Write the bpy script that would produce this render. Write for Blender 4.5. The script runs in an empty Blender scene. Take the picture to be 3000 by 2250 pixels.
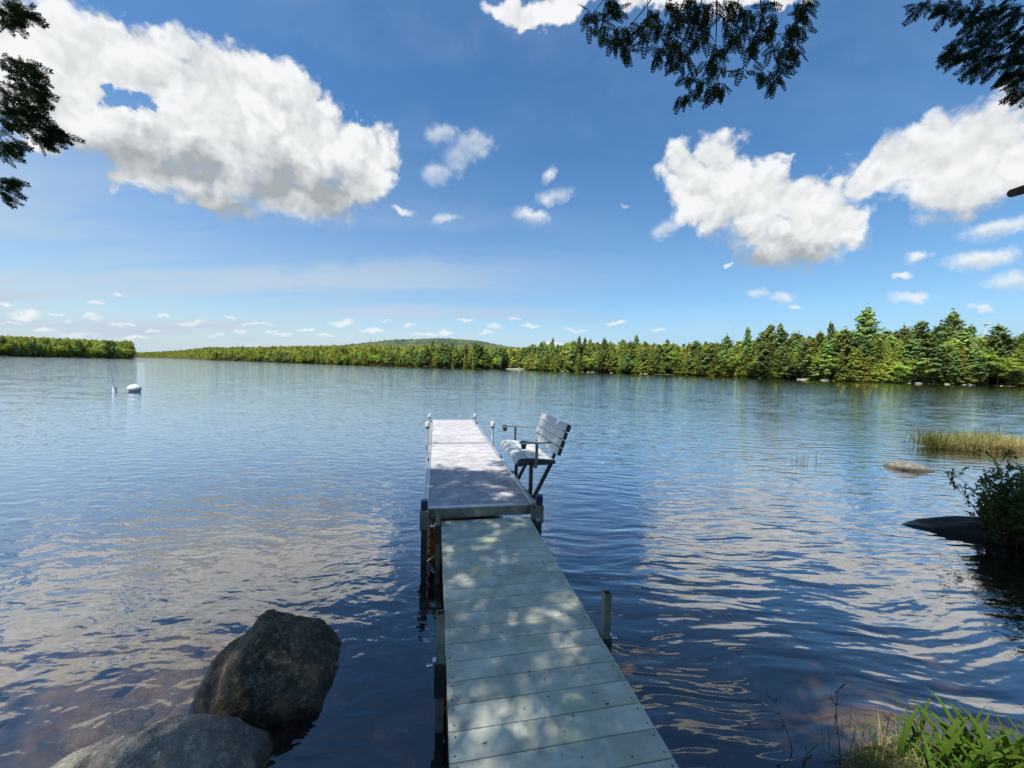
import bpy, bmesh, math, random
import numpy as np
from mathutils import Vector, Matrix, noise as mnoise

random.seed(7)
rng = np.random.default_rng(11)
S = bpy.context.scene
COL = S.collection
PI = math.pi
def rad(a): return math.radians(a)

# ------------------------------------------------------------------ camera
H = 2.15
FPX, CX, CY = 1127.0, 1500.0, 1125.0
_p, _r = rad(-2.55), rad(1.5)
CF = np.array([0, math.cos(_p), math.sin(_p)])
_u0 = np.array([0, -math.sin(_p), math.cos(_p)])
_r0 = np.array([1.0, 0, 0])
CR = _r0*math.cos(_r) + _u0*math.sin(_r)
CU = _u0*math.cos(_r) - _r0*math.sin(_r)
CAMP = np.array([0, 0, H])
cam_data = bpy.data.cameras.new('camera')
cam_data.sensor_width = 36.0
cam_data.lens = FPX/3000*36.0
cam_data.clip_start = 0.05
cam_data.clip_end = 30000
cam = bpy.data.objects.new('camera', cam_data)
COL.objects.link(cam)
cam.matrix_world = Matrix([[CR[0], CU[0], -CF[0], 0], [CR[1], CU[1], -CF[1], 0], [CR[2], CU[2], -CF[2], H], [0, 0, 0, 1]])
S.camera = cam

def pdir(px, py): return CF + (px-CX)/FPX*CR - (py-CY)/FPX*CU
def gp(px, py, z=0.0):                       # pixel -> point on the level z
    v = pdir(px, py); return CAMP + v*((z-H)/v[2])
def at(px, py, Y):                           # pixel -> point at forward distance Y
    v = pdir(px, py); return CAMP + v*(Y/v[1])
def to_px(P):
    q = np.asarray(P, float) - CAMP
    w = q@CF
    return CX + FPX*(q@CR)/w, CY - FPX*(q@CU)/w, w

# ------------------------------------------------------------------ light, world, exposure
SUN_EL, SUN_SIDE = 64.0, 42.0                # sun high on the left, behind the camera
_a = rad(SUN_SIDE)
SUN = np.array([-math.cos(rad(SUN_EL))*math.cos(_a), -math.cos(rad(SUN_EL))*math.sin(_a), math.sin(rad(SUN_EL))])
sl = bpy.data.lights.new('sun', 'SUN')
sl.energy = 3.5
sl.angle = rad(0.53)
sl.color = (1.0, 0.955, 0.87)
so = bpy.data.objects.new('sun', sl)
so.rotation_euler = Vector(-SUN).to_track_quat('-Z', 'Y').to_euler()
so.location = (-8, -3, 18)
COL.objects.link(so)
S.view_settings.view_transform = 'Standard'
S.view_settings.look = 'None'
S.view_settings.exposure = 0.75
S.view_settings.gamma = 1.0
S.view_settings.use_curve_mapping = False
S.render.engine = 'CYCLES'
S.cycles.use_denoising = True
S.cycles.max_bounces = 8
S.cycles.transparent_max_bounces = 12
S.cycles.diffuse_bounces = 3
S.cycles.glossy_bounces = 3
S.cycles.transmission_bounces = 4
S.cycles.caustics_reflective = False
S.cycles.caustics_refractive = False
S.cycles.sample_clamp_indirect = 6.0

class NT:
    """short node-tree writer"""
    def __init__(self, tree): self.t = tree; self.n = tree.nodes; self.l = tree.links
    def new(self, typ, ins=None, **kw):
        nd = self.n.new(typ)
        for k, v in kw.items(): setattr(nd, k, v)
        if ins:
            for k, v in ins.items(): self.set(nd, k, v)
        return nd
    def set(self, nd, k, v):
        s = nd.inputs[k]
        if isinstance(v, bpy.types.NodeSocket): self.l.new(v, s)
        elif isinstance(v, bpy.types.Node): self.l.new(v.outputs[0], s)
        else: s.default_value = v
    def math(self, op, a, b=None, c=None, clamp=False):
        nd = self.n.new('ShaderNodeMath'); nd.operation = op; nd.use_clamp = clamp
        for i, v in enumerate((a, b, c)):
            if v is not None: self.set(nd, i, v)
        return nd.outputs[0]
    def vm(self, op, a, b=None, out=0):
        nd = self.n.new('ShaderNodeVectorMath'); nd.operation = op
        self.set(nd, 0, a)
        if b is not None:
            if op == 'SCALE': self.set(nd, 'Scale', b)
            else: self.set(nd, 1, b)
        return nd.outputs[1] if op in ('LENGTH', 'DOT_PRODUCT', 'DISTANCE') else nd.outputs[0]
    def mix(self, fac, a, b, mode='MIX'):
        nd = self.n.new('ShaderNodeMix'); nd.data_type = 'RGBA'; nd.blend_type = mode
        for i, v in ((0, fac), (6, a), (7, b)): self.set(nd, i, v)
        return nd.outputs[2]
    def ramp(self, v, a, b, lo=0.0, hi=1.0, smooth=True):
        nd = self.n.new('ShaderNodeMapRange'); nd.clamp = True
        if smooth: nd.interpolation_type = 'SMOOTHSTEP'
        for i, x in enumerate((v, a, b, lo, hi)): self.set(nd, i, x)
        return nd.outputs[0]
    def noise(self, vec, scale, detail=4, rough=0.55, dist=0.0, col=False):
        nd = self.n.new('ShaderNodeTexNoise')
        if vec is not None: self.set(nd, 'Vector', vec)
        self.set(nd, 'Scale', scale); self.set(nd, 'Detail', detail); self.set(nd, 'Roughness', rough); self.set(nd, 'Distortion', dist)
        return nd.outputs[1] if col else nd.outputs[0]
    def mapping(self, vec, loc=(0,0,0), rot=(0,0,0), scale=(1,1,1), typ='POINT'):
        nd = self.n.new('ShaderNodeMapping'); nd.vector_type = typ
        self.set(nd, 'Vector', vec); nd.inputs['Location'].default_value = loc
        nd.inputs['Rotation'].default_value = rot; nd.inputs['Scale'].default_value = scale
        return nd.outputs[0]

def stereo(v):
    v = np.asarray(v, float); v = v/np.linalg.norm(v)
    return np.array([v[0], v[2]])/(1+v[1])

K = 3000/2212.0                              # the cloud list is in pixels of a 2212-wide view
BIG = [ # cx, cy, rx, ry, turn : the large cumulus
 (40,150,130,115,0),(160,130,150,95,0),(300,150,130,80,0),(500,190,150,95,0),(640,235,110,85,0),(430,290,230,85,8),
 (690,320,140,85,0),(775,345,85,80,0),(640,400,170,62,8),(130,255,150,70,0),(330,355,210,52,18),(760,420,60,35,0),
 (440,425,130,30,18),(250,390,85,18,14),(710,440,60,38,0),
 (1130,22,80,42,0),(1230,8,90,42,0),(1380,-22,180,42,0),(1560,-25,160,44,0),(1700,-8,60,22,0),
 (1520,385,105,82,0),(1600,425,110,62,0),(1700,430,105,62,0),(1560,468,60,28,0),(1770,470,105,45,0),
 (1740,535,125,52,0),(1690,555,90,36,0),(2010,335,150,95,-12),(2120,305,150,105,-12),(1890,365,75,62,0),
 (2050,410,130,58,-18),(2200,300,110,110,0),(1640,500,60,35,0)]
SMALL = [
 (955,288,42,26,-10),(1020,312,48,38,0),(948,372,40,26,0),(985,340,34,32,0),(958,472,36,13,-12),
 (1186,378,14,22,25),(1200,425,44,20,-18),(1150,468,44,19,10),(1440,494,44,20,-25),(1350,442,13,5,0),(1575,570,13,6,-15),
 (2150,494,95,24,-8),(2120,560,95,24,-5),(2185,608,70,24,-8),(1982,558,30,15,-10),(1955,595,27,9,-10),(1963,643,52,14,0),
 (1638,633,28,14,0),(1690,640,32,14,0),(1718,660,20,7,0),(2125,665,34,8,0),(1694,340,26,10,-8),
 (60,682,48,13,0),(205,682,24,8,0),(410,694,46,7,0),(740,697,36,9,0),(806,713,33,7,0),(965,717,24,5,0),(1070,704,20,8,0),
 (1055,718,22,5,0),(165,722,60,9,0),(300,729,38,5,0),(515,713,18,5,0),(350,676,18,5,0),(205,652,20,6,0),(262,636,14,6,0),
 (1195,746,40,10,0),(1290,745,28,8,0),(95,712,30,8,0),(545,700,40,4,0),(580,715,16,5,0),(870,455,30,8,15),(40,700,40,5,0),(120,676,22,4,0),(262,700,30,4,0),(330,715,22,4,0),(460,720,26,4,0),(610,722,30,4,0),(660,708,22,4,0),(700,722,30,4,0),(885,700,14,4,0),(920,722,40,4,0),(1110,690,18,4,0),
 (1150,705,26,4,0),(1240,712,30,4,0),(1330,698,24,4,0),(1420,710,18,4,0),(1010,690,20,3,0),(835,690,16,3,0),(500,688,16,4,0),(15,660,20,5,0),(140,690,20,4,0)]
HOLES = [(245,205,34,20,10),(155,370,70,26,15)]
def ell(e):
    cx, cy, rx, ry, a = e
    c = stereo(pdir(cx*K, cy*K)); ca, sa = math.cos(rad(a)), math.sin(rad(a))
    ux = stereo(pdir((cx+rx*ca*.5)*K, (cy+rx*sa*.5)*K)) - stereo(pdir((cx-rx*ca*.5)*K, (cy-rx*sa*.5)*K))
    uy = stereo(pdir((cx-ry*sa*.5)*K, (cy+ry*ca*.5)*K)) - stereo(pdir((cx+ry*sa*.5)*K, (cy-ry*ca*.5)*K))
    return c, np.linalg.norm(ux), np.linalg.norm(uy), math.atan2(ux[1], ux[0])
SKW, SKH = 2560, 1280
def cloud_layout():
    """where the clouds stand, as soft distance fields over the whole sky (computed here, no file): 1 = outline, 0 = core"""
    th_ = -((np.arange(SKW)+.5)/SKW-.5)*2*PI
    j0 = int(SKH*.485)                                   # the sky from just under the horizon upwards
    ph = ((np.arange(j0, SKH)+.5)/SKH-.5)*PI
    TH, PH = np.meshgrid(th_.astype(np.float32), ph.astype(np.float32))
    dx, dy, dz = np.cos(PH)*np.cos(TH), np.cos(PH)*np.sin(TH), np.sin(PH)
    den = np.maximum(1+dy, .02); U, V = dx/den, dz/den
    def field(items, k, du=0.0, dv=0.0):
        acc = np.zeros_like(U)
        for c, sx, sy, a in items:
            ca, sa = math.cos(a), math.sin(a)
            x, y = U+du-c[0], V+dv-c[1]
            L = np.sqrt(((x*ca+y*sa)/sx)**2+((-x*sa+y*ca)/sy)**2)
            acc += np.exp(-np.minimum(L, 3.0)/k)
        return np.clip(-k*np.log(acc+1e-9), 0, 2)
    r2 = random.Random(5); big = [ell(e) for e in BIG]
    for _ in range(11):                                  # the same sort of cloud all round and overhead
        a = r2.uniform(0, 2*PI); q = r2.uniform(.8, 1.7)
        big.append((np.array([q*math.cos(a), abs(q*math.sin(a))*.9+.72]), r2.uniform(.12, .24), r2.uniform(.06, .11), r2.uniform(-.4, .4)))
    small = [ell(e) for e in SMALL]
    B1 = field(big, .13); B2 = field(big, .13, -.025, .075)
    hole = field([ell(e) for e in HOLES], .1)
    B1 = np.clip(B1+0.58*np.clip(1.75-hole, 0, 1.7), 0, 2)
    S1 = field(small, .10); S2 = field(small, .10, -.002, .007)
    ims = []
    for nm, (p, q) in (('cloud_layout_large', (B1, B2)), ('cloud_layout_small', (S1, S2))):
        im = bpy.data.images.new(nm, SKW, SKH, alpha=False, float_buffer=True)
        im.colorspace_settings.name = 'Non-Color'
        px = np.full((SKH, SKW, 4), 2.0, np.float32); px[..., 3] = 1
        px[j0:, :, 0] = p; px[j0:, :, 1] = q; px[..., 2] = 0
        im.pixels.foreach_set(px.ravel()); im.update(); im.pack()
        ims.append(im)
    return ims
def build_world():
    w = bpy.data.worlds.new('World'); S.world = w; w.use_nodes = True
    w.cycles.sampling_method = 'MANUAL'; w.cycles.sample_map_resolution = 1024
    T = NT(w.node_tree); T.n.clear()
    D = T.new('ShaderNodeTexCoord').outputs['Generated']
    sky = T.new('ShaderNodeTexSky', sky_type='NISHITA', sun_disc=False)
    sky.sun_elevation = rad(SUN_EL)
    sky.sun_rotation = math.atan2(SUN[0], SUN[1])
    sky.altitude = 100; sky.air_density = 1.0; sky.dust_density = 0.5; sky.ozone_density = 1.6
    x, y, z = T.new('ShaderNodeSeparateXYZ', {0: D}).outputs
    imB, imS = cloud_layout()
    def look(im, vec):
        nd = T.new('ShaderNodeTexEnvironment', {'Vector': vec}, image=im, interpolation='Linear', projection='EQUIRECTANGULAR')
        return T.new('ShaderNodeSeparateColor', {0: nd.outputs[0]}).outputs
    # billows: the outlines are pushed about by noise
    n1 = T.vm('SUBTRACT', T.noise(D, 7.0, 5, 0.58, col=True), (0.5, 0.5, 0.5))
    n2 = T.vm('SUBTRACT', T.noise(D, 30.0, 4, 0.62, col=True), (0.5, 0.5, 0.5))
    DB = T.vm('ADD', D, T.vm('ADD', T.vm('SCALE', n1, 0.16), T.vm('SCALE', n2, 0.045)))
    DS = T.vm('ADD', D, T.vm('ADD', T.vm('SCALE', n1, 0.020), T.vm('SCALE', n2, 0.035)))
    B = look(imB, DB); Sm = look(imS, DS)
    fine = T.noise(D, 60.0, 4, 0.60)
    fz = T.math('SUBTRACT', fine, 0.5)
    soft = T.noise(D, 7.0, 3, 0.5)
    sz_ = T.math('SUBTRACT', soft, 0.5)
    def puffs(vec):                              # rounded heads with creases between them, large and small
        a_ = T.math('ABSOLUTE', T.math('MULTIPLY_ADD', T.noise(vec, 13.0, 0, 0.5), 2.0, -1.0))
        b_ = T.math('ABSOLUTE', T.math('MULTIPLY_ADD', T.noise(vec, 31.0, 1, 0.5), 2.0, -1.0))
        return T.math('SUBTRACT', 0.62, T.math('ADD', T.math('MULTIPLY', a_, 1.1), T.math('MULTIPLY', b_, 0.6)))
    Dp = T.vm('ADD', D, T.vm('SCALE', n2, 0.03))
    q1 = puffs(Dp); q2 = puffs(T.vm('ADD', Dp, (-0.008, -0.006, 0.016)))
    foot = T.ramp(B[1], 1.0, 0.45)               # cloud stands between here and the sun: the ragged, shaded foot
    out = T.math('ADD', T.math('ADD', B[0], T.math('MULTIPLY', fz, 0.20)), T.math('ADD', T.math('MULTIPLY', sz_, 0.35), T.math('MULTIPLY', T.math('SUBTRACT', q1, 0.28), 0.55)))
    dB = T.ramp(out, T.math('ADD', 1.12, T.math('MULTIPLY', foot, 0.16)), T.math('SUBTRACT', 0.72, T.math('MULTIPLY', foot, 0.30)))
    dS = T.math('MULTIPLY', T.ramp(T.math('ADD', Sm[0], T.math('MULTIPLY', fz, 0.9)), 1.15, 0.20), T.ramp(soft, 0.36, 0.58, 0.45, 0.95))
    thick = T.math('ADD', T.ramp(B[1], 1.0, 0.05, smooth=False), T.math('MULTIPLY', sz_, -0.5))
    lit = T.math('ADD', T.math('MULTIPLY', T.math('SUBTRACT', q2, q1), 0.75), T.math('MULTIPLY', fz, 0.10))
    gB = T.math('SUBTRACT', T.ramp(thick, -0.22, 0.98), T.math('SUBTRACT', lit, 0.05), clamp=True)
    gS = T.ramp(Sm[1], 1.0, 0.30, 0, 0.6)
    cB = T.mix(gB, (0.545, 0.555, 0.56, 1), (0.235, 0.257, 0.272, 1))
    cS = T.mix(gS, (0.52, 0.545, 0.56, 1), (0.31, 0.365, 0.43, 1))
    # thin high veil, streaked, strongest low on the left
    den = T.math('ADD', T.math('MAXIMUM', z, 0.0), 0.10)
    hi = T.new('ShaderNodeCombineXYZ', {0: T.math('DIVIDE', x, den), 1: T.math('DIVIDE', y, den), 2: 0.0}).outputs[0]
    streak = T.noise(T.mapping(T.vm('ADD', hi, T.vm('SCALE', n1, 0.35)), rot=(0, 0, rad(62)), scale=(0.13, 0.75, 1)), 1.5, 5, 0.58)
    low = T.ramp(z, 0.52, 0.04)
    lowleft = T.math('MULTIPLY', low, T.ramp(x, 0.70, -0.45, 0.22, 1.0))
    veil = T.math('MULTIPLY', T.ramp(streak, 0.38, 0.62, 0.34, 1.0), T.math('MULTIPLY', lowleft, 1.0))
    hz = T.ramp(z, 0.20, 0.0, 0.0, 0.85)
    veil = T.math('MAXIMUM', T.math('MAXIMUM', veil, hz), T.math('MULTIPLY', T.ramp(streak, 0.48, 0.80), 0.20))
    hs = T.new('ShaderNodeHueSaturation', {'Saturation': 1.22, 'Color': sky.outputs[0]})
    base = T.mix(1.0, hs.outputs[0], (SKYS*0.80, SKYS*0.95, SKYS*1.0, 1), 'MULTIPLY')
    col = T.mix(veil, base, T.mix(T.ramp(x, 0.55, -0.35), (0.215, 0.325, 0.475, 1), (0.33, 0.39, 0.46, 1)))
    col = T.mix(dS, col, cS)
    col = T.mix(dB, col, cB)
    bg = T.new('ShaderNodeBackground', {'Color': col, 'Strength': 1.0})
    T.new('ShaderNodeOutputWorld', {0: bg})
SKYS = 0.095                                      # strength of the Nishita sky
build_world()

# ------------------------------------------------------------------ materials
MATS = {}
def material(name):
    m = bpy.data.materials.new(name); m.use_nodes = True
    T = NT(m.node_tree); T.n.clear()
    T.out = T.new('ShaderNodeOutputMaterial')
    MATS[name] = m
    return m, T
def simple(name, color, rough=0.6, metal=0.0, var=0.12, scale=8.0, bump=0.0, bscale=40.0, spec=0.5, detail=5, coord='Object', color2=None, c2=(0.45, 0.7)):
    m, T = material(name)
    tc = T.new('ShaderNodeTexCoord').outputs[coord]
    n = T.noise(tc, scale, detail, 0.6)
    c = T.mix(T.ramp(n, 0.3, 0.7), tuple(v*(1-var) for v in color)+(1,), tuple(min(1, v*(1+var)) for v in color)+(1,))
    if color2:
        c = T.mix(T.ramp(T.noise(tc, scale*0.37+1, 6, 0.65), *c2), c, tuple(color2)+(1,))
    b = T.new('ShaderNodeBsdfPrincipled', {'Base Color': c, 'Roughness': T.ramp(n, 0.2, 0.8, max(0, rough-0.08), min(1, rough+0.08)), 'Metallic': metal, 'Specular IOR Level': spec})
    if bump:
        bn = T.new('ShaderNodeBump', {'Strength': 1.0, 'Distance': bump, 'Height': T.noise(tc, bscale, 6, 0.65)})
        T.set(b, 'Normal', bn)
    T.set(T.out, 0, b)
    return m
def leaf_mat(name, c1, c2, trans=0.3, hue=0.022, val=0.36):
    m, T = material(name)
    oi = T.new('ShaderNodeObjectInfo')
    ge = T.new('ShaderNodeNewGeometry')
    c = T.mix(ge.outputs['Random Per Island'], c1+(1,), c2+(1,))
    pl = T.noise(ge.outputs['Position'], 0.11, 3, 0.6)
    c = T.mix(T.ramp(pl, 0.36, 0.64), T.mix(1.0, c, (0.68, 0.76, 0.78, 1), 'MULTIPLY'), T.mix(1.0, c, (1.42, 1.36, 1.18, 1), 'MULTIPLY'))
    h = T.new('ShaderNodeHueSaturation', {'Hue': T.ramp(oi.outputs['Random'], 0, 1, 0.5-hue, 0.5+hue, False), 'Value': T.ramp(oi.outputs['Random'], 0, 1, 1-val, 1+val, False), 'Saturation': 1.0, 'Color': c})
    d = T.new('ShaderNodeBsdfDiffuse', {'Color': h})
    t = T.new('ShaderNodeBsdfTranslucent', {'Color': h})
    mx = T.new('ShaderNodeMixShader', {0: trans, 1: d, 2: t})
    T.set(T.out, 0, mx)
    return m

simple('bark', (0.10, 0.075, 0.055), 0.9, var=0.4, scale=3, bump=0.02, bscale=12)
simple('twig', (0.07, 0.05, 0.04), 0.85, var=0.3)
simple('dead_twig', (0.30, 0.27, 0.22), 0.8, var=0.3)
leaf_mat('pine', (0.175, 0.245, 0.085), (0.385, 0.470, 0.150), 0.40)
leaf_mat('spruce', (0.215, 0.245, 0.055), (0.440, 0.455, 0.100), 0.40)
leaf_mat('broadleaf', (0.245, 0.315, 0.060), (0.410, 0.490, 0.105), 0.42, 0.025, 0.22)
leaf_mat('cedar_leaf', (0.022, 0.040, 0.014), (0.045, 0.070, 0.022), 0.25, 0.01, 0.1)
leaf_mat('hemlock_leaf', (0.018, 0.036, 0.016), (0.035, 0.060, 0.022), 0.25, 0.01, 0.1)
leaf_mat('bush_leaf', (0.070, 0.110, 0.038), (0.180, 0.225, 0.070), 0.3, 0.01, 0.1)
leaf_mat('iris_leaf', (0.080, 0.150, 0.020), (0.150, 0.240, 0.035), 0.4, 0.02, 0.2)
leaf_mat('dry_grass', (0.36, 0.28, 0.11), (0.62, 0.52, 0.25), 0.3, 0.02, 0.1)
leaf_mat('green_grass', (0.10, 0.16, 0.03), (0.22, 0.27, 0.06), 0.3, 0.02, 0.1)
simple('white_plastic', (0.80, 0.80, 0.77), 0.4, var=0.04)
simple('blue_plastic', (0.008, 0.018, 0.09), 0.35, var=0.2)
simple('black_plastic', (0.02, 0.02, 0.022), 0.5, var=0.2)
simple('aluminium', (0.62, 0.63, 0.62), 0.42, 0.75, var=0.15, scale=6)
simple('weathered_metal', (0.21, 0.22, 0.18), 0.55, 0.35, var=0.3, scale=7, bump=0.0004, bscale=300)
simple('dark_metal', (0.055, 0.062, 0.055), 0.5, 0.3, var=0.3, scale=7)
simple('bolt_metal', (0.75, 0.75, 0.72), 0.3, 0.9, var=0.1)
simple('screw_metal', (0.04, 0.042, 0.04), 0.5, 0.6, var=0.2)
simple('bench_slat', (0.56, 0.585, 0.57), 0.55, var=0.06, scale=5)
simple('slat_end_shade', (0.045, 0.055, 0.058), 0.6, var=0.15)  # near-black colour painting the shade at the slat ends
simple('arm_plastic', (0.50, 0.53, 0.52), 0.5, var=0.06)
simple('cup_plastic', (0.05, 0.056, 0.058), 0.5, var=0.15)
simple('buoy_white', (0.82, 0.82, 0.79), 0.35, var=0.04)
simple('turbine_white', (0.75, 0.76, 0.78), 0.5, var=0.03)
simple('bird_dark', (0.03, 0.03, 0.03), 0.7)
simple('far_rock', (0.34, 0.31, 0.27), 0.85, var=0.35, scale=1.2, bump=0.08, bscale=3)
def plank_mat(name, base, stain, rough, streak):
    m, T = material(name)
    tc = T.new('ShaderNodeTexCoord').outputs['Object']
    oi = T.new('ShaderNodeObjectInfo')
    rv = T.vm('ADD', tc, T.new('ShaderNodeCombineXYZ', {0: T.math('MULTIPLY', oi.outputs['Random'], 37.0), 1: T.math('MULTIPLY', oi.outputs['Random'], 11.0), 2: 0.0}))
    grain = T.noise(T.mapping(rv, scale=(3, 60, 3)), 1.0, 5, 0.65)
    blot = T.noise(rv, 4.0, 6, 0.68)
    alg = T.noise(T.vm('ADD', rv, (5.3, 2.2, 0)), 2.6, 5, 0.6)
    speck = T.noise(rv, 55.0, 3, 0.6)
    c = T.mix(T.ramp(blot, 0.32, 0.70), tuple(v*0.66 for v in base)+(1,), tuple(min(.8, v*1.16) for v in base)+(1,))
    c = T.mix(T.math('MULTIPLY', T.ramp(grain, 0.45, 0.75), streak), c, tuple(v*0.62 for v in base)+(1,))
    c = T.mix(T.math('MULTIPLY', T.ramp(alg, 0.50, 0.70), 0.55), c, stain+(1,))
    c = T.mix(T.math('MULTIPLY', T.ramp(speck, 0.66, 0.76), 0.5), c, tuple(v*0.4 for v in base)+(1,))
    v = T.new('ShaderNodeHueSaturation', {'Value': T.ramp(oi.outputs['Random'], 0, 1, 0.93, 1.07, False), 'Color': c})
    b = T.new('ShaderNodeBsdfPrincipled', {'Base Color': v, 'Roughness': rough, 'Specular IOR Level': 0.35})
    T.set(b, 'Normal', T.new('ShaderNodeBump', {'Strength': 0.6, 'Distance': 0.002, 'Height': grain}))
    T.set(T.out, 0, b)
plank_mat('ramp_plank', (0.66, 0.67, 0.54), (0.50, 0.56, 0.29), 0.6, 0.35)
plank_mat('deck_plank', (0.535, 0.520, 0.535), (0.45, 0.44, 0.45), 0.6, 0.5)

def rock_mat(name, c1, c2, lichen, sc, band=1.0):
    m, T = material(name)
    tc = T.new('ShaderNodeTexCoord').outputs['Object']
    a = T.noise(tc, sc, 7, 0.7)
    b_ = T.noise(tc, sc*7, 5, 0.7)
    f = T.noise(tc, sc*24, 3, 0.6)
    c = T.mix(T.ramp(a, 0.35, 0.68), c1+(1,), c2+(1,))
    c = T.mix(T.math('MULTIPLY', T.ramp(b_, 0.46, 0.66), T.ramp(f, 0.35, 0.6)), c, lichen+(1,))
    c = T.mix(T.math('MULTIPLY', T.ramp(f, 0.55, 0.70), 0.7), c, (0.045, 0.042, 0.036, 1))
    h = T.math('ADD', T.math('MULTIPLY', b_, 0.6), T.math('MULTIPLY', f, 0.4))
    wz = T.new('ShaderNodeSeparateXYZ', {0: T.new('ShaderNodeNewGeometry').outputs['Position']}).outputs[2]
    wet = T.ramp(T.math('ADD', wz, T.math('MULTIPLY', a, -0.06)), 0.06, 0.0)          # the band that the ripples keep wet
    c = T.mix(T.math('MULTIPLY', wet, band), c, T.mix(1.0, c, (0.42, 0.40, 0.36, 1), 'MULTIPLY'))
    p = T.new('ShaderNodeBsdfPrincipled', {'Base Color': c, 'Roughness': T.ramp(wet, 0, 1, 0.85, 0.30)})
    T.set(p, 'Normal', T.new('ShaderNodeBump', {'Strength': 1.0, 'Distance': 0.07, 'Height': h}))
    T.set(T.out, 0, p)
rock_mat('boulder', (0.060, 0.050, 0.034), (0.185, 0.145, 0.092), (0.42, 0.38, 0.28), 3.4)
rock_mat('pale_boulder', (0.20, 0.185, 0.155), (0.36, 0.335, 0.28), (0.60, 0.57, 0.50), 3.0)
rock_mat('lake_rock', (0.17, 0.15, 0.12), (0.34, 0.30, 0.23), (0.55, 0.52, 0.43), 2.2)
rock_mat('dark_rock', (0.020, 0.020, 0.019), (0.035, 0.034, 0.030), (0.05, 0.05, 0.043), 2.0)
rock_mat('bed_stone', (0.20, 0.13, 0.05), (0.50, 0.34, 0.14), (0.70, 0.53, 0.27), 1.8, 0.0)

def water_mat():
    m, T = material('water')
    ge = T.new('ShaderNodeNewGeometry')
    P = ge.outputs['Position']
    sp = T.new('ShaderNodeSeparateXYZ', {0: P})
    dist = T.vm('LENGTH', P)
    # true ripples: two crossing trains plus a round lap, as a height in metres
    warp = T.vm('SCALE', T.vm('SUBTRACT', T.noise(P, 0.55, 2, 0.5, col=True), (0.5, 0.5, 0.5)), 0.8)
    Pw = T.vm('ADD', P, warp)
    side = T.ramp(sp.outputs[0], -1.2, 1.0)                     # long ripples right of the dock, rounder left
    w1 = T.noise(T.mapping(Pw, rot=(0, 0, rad(16)), scale=(1.0, 3.6, 1)), 1.25, 1.5, 0.4)
    w2 = T.noise(T.mapping(Pw, rot=(0, 0, rad(-9)), scale=(1.3, 4.6, 1)), 1.9, 1.5, 0.45)
    w3 = T.noise(T.mapping(Pw, rot=(0, 0, rad(30)), scale=(1.0, 1.7, 1)), 3.2, 2.5, 0.5)
    long_ = T.math('ADD', T.math('MULTIPLY', w1, 0.022), T.math('MULTIPLY', w2, 0.009))
    round_ = T.math('ADD', T.math('MULTIPLY', w3, 0.0135), T.math('MULTIPLY', w1, 0.006))
    hgt = T.math('ADD', T.math('MULTIPLY', long_, side), T.math('MULTIPLY', round_, T.math('SUBTRACT', 1.0, side)))
    mid = T.noise(T.mapping(P, scale=(0.6, 1.6, 1)), 4.2, 3, 0.5)
    hgt = T.math('ADD', hgt, T.math('MULTIPLY', mid, T.ramp(dist, 2, 14, 0.0025, 0.015)))
    bn = T.new('ShaderNodeBump', {'Strength': 1.0, 'Distance': 1.0, 'Height': hgt})
    # wind chop farther out: slopes straight from noise, so that it does not fade with distance
    v1 = T.vm('SUBTRACT', T.noise(T.mapping(P, scale=(0.55, 1.0, 1)), 3.4, 2, 0.55, col=True), (0.5, 0.5, 0.5))
    v2 = T.vm('SUBTRACT', T.noise(T.mapping(P, scale=(0.4, 1.0, 1)), 0.8, 2, 0.55, col=True), (0.5, 0.5, 0.5))
    gust = T.ramp(T.noise(T.mapping(P, scale=(0.012, 0.03, 1)), 1.0, 3, 0.5), 0.35, 0.65, 0.55, 1.25)
    lee = T.math('SUBTRACT', 1.0, T.math('MULTIPLY', T.ramp(sp.outputs[0], -40, 30), T.ramp(sp.outputs[1], 35, 90, 0, 0.74)))   # sheltered water under the wooded shore
    amp = T.math('MULTIPLY', T.ramp(dist, 7, 34, 0.0, 0.19), T.math('MULTIPLY', gust, lee))
    sl_ = T.vm('MULTIPLY', T.vm('ADD', v1, T.vm('SCALE', v2, 0.6)), (1.0, 1.0, 0))
    nrm = T.vm('NORMALIZE', T.vm('ADD', bn, T.vm('SCALE', sl_, amp)))
    fr = T.new('ShaderNodeFresnel', {'IOR': 1.95, 'Normal': nrm})
    gl = T.new('ShaderNodeBsdfGlossy', {'Color': (1, 1, 1, 1), 'Roughness': 0.02, 'Normal': nrm})
    tr = T.new('ShaderNodeBsdfTransparent', {'Color': (0.94, 0.95, 0.93, 1)})
    body = T.new('ShaderNodeMixShader', {0: 0.03, 1: tr, 2: T.new('ShaderNodeBsdfDiffuse', {'Color': (0.085, 0.155, 0.270, 1)})})   # light scattered back by the water itself
    pw = T.math('SUBTRACT', 1.0, T.math('POWER', T.math('SUBTRACT', 1.0, fr.outputs[0]), 2.9))
    kf = T.ramp(fr.outputs[0], 0.108, 0.20)
    fac = T.math('ADD', fr.outputs[0], T.math('MULTIPLY', kf, T.math('SUBTRACT', pw, fr.outputs[0])))   # glancing reflection is strong and silvery
    mx = T.new('ShaderNodeMixShader', {0: fac, 1: body, 2: gl})
    T.set(T.out, 0, mx)
    va = T.new('ShaderNodeVolumeAbsorption', {'Color': (0.64, 0.56, 0.33, 1), 'Density': 1.5})
    T.set(T.out, 1, va)
    return m
water_mat()

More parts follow.
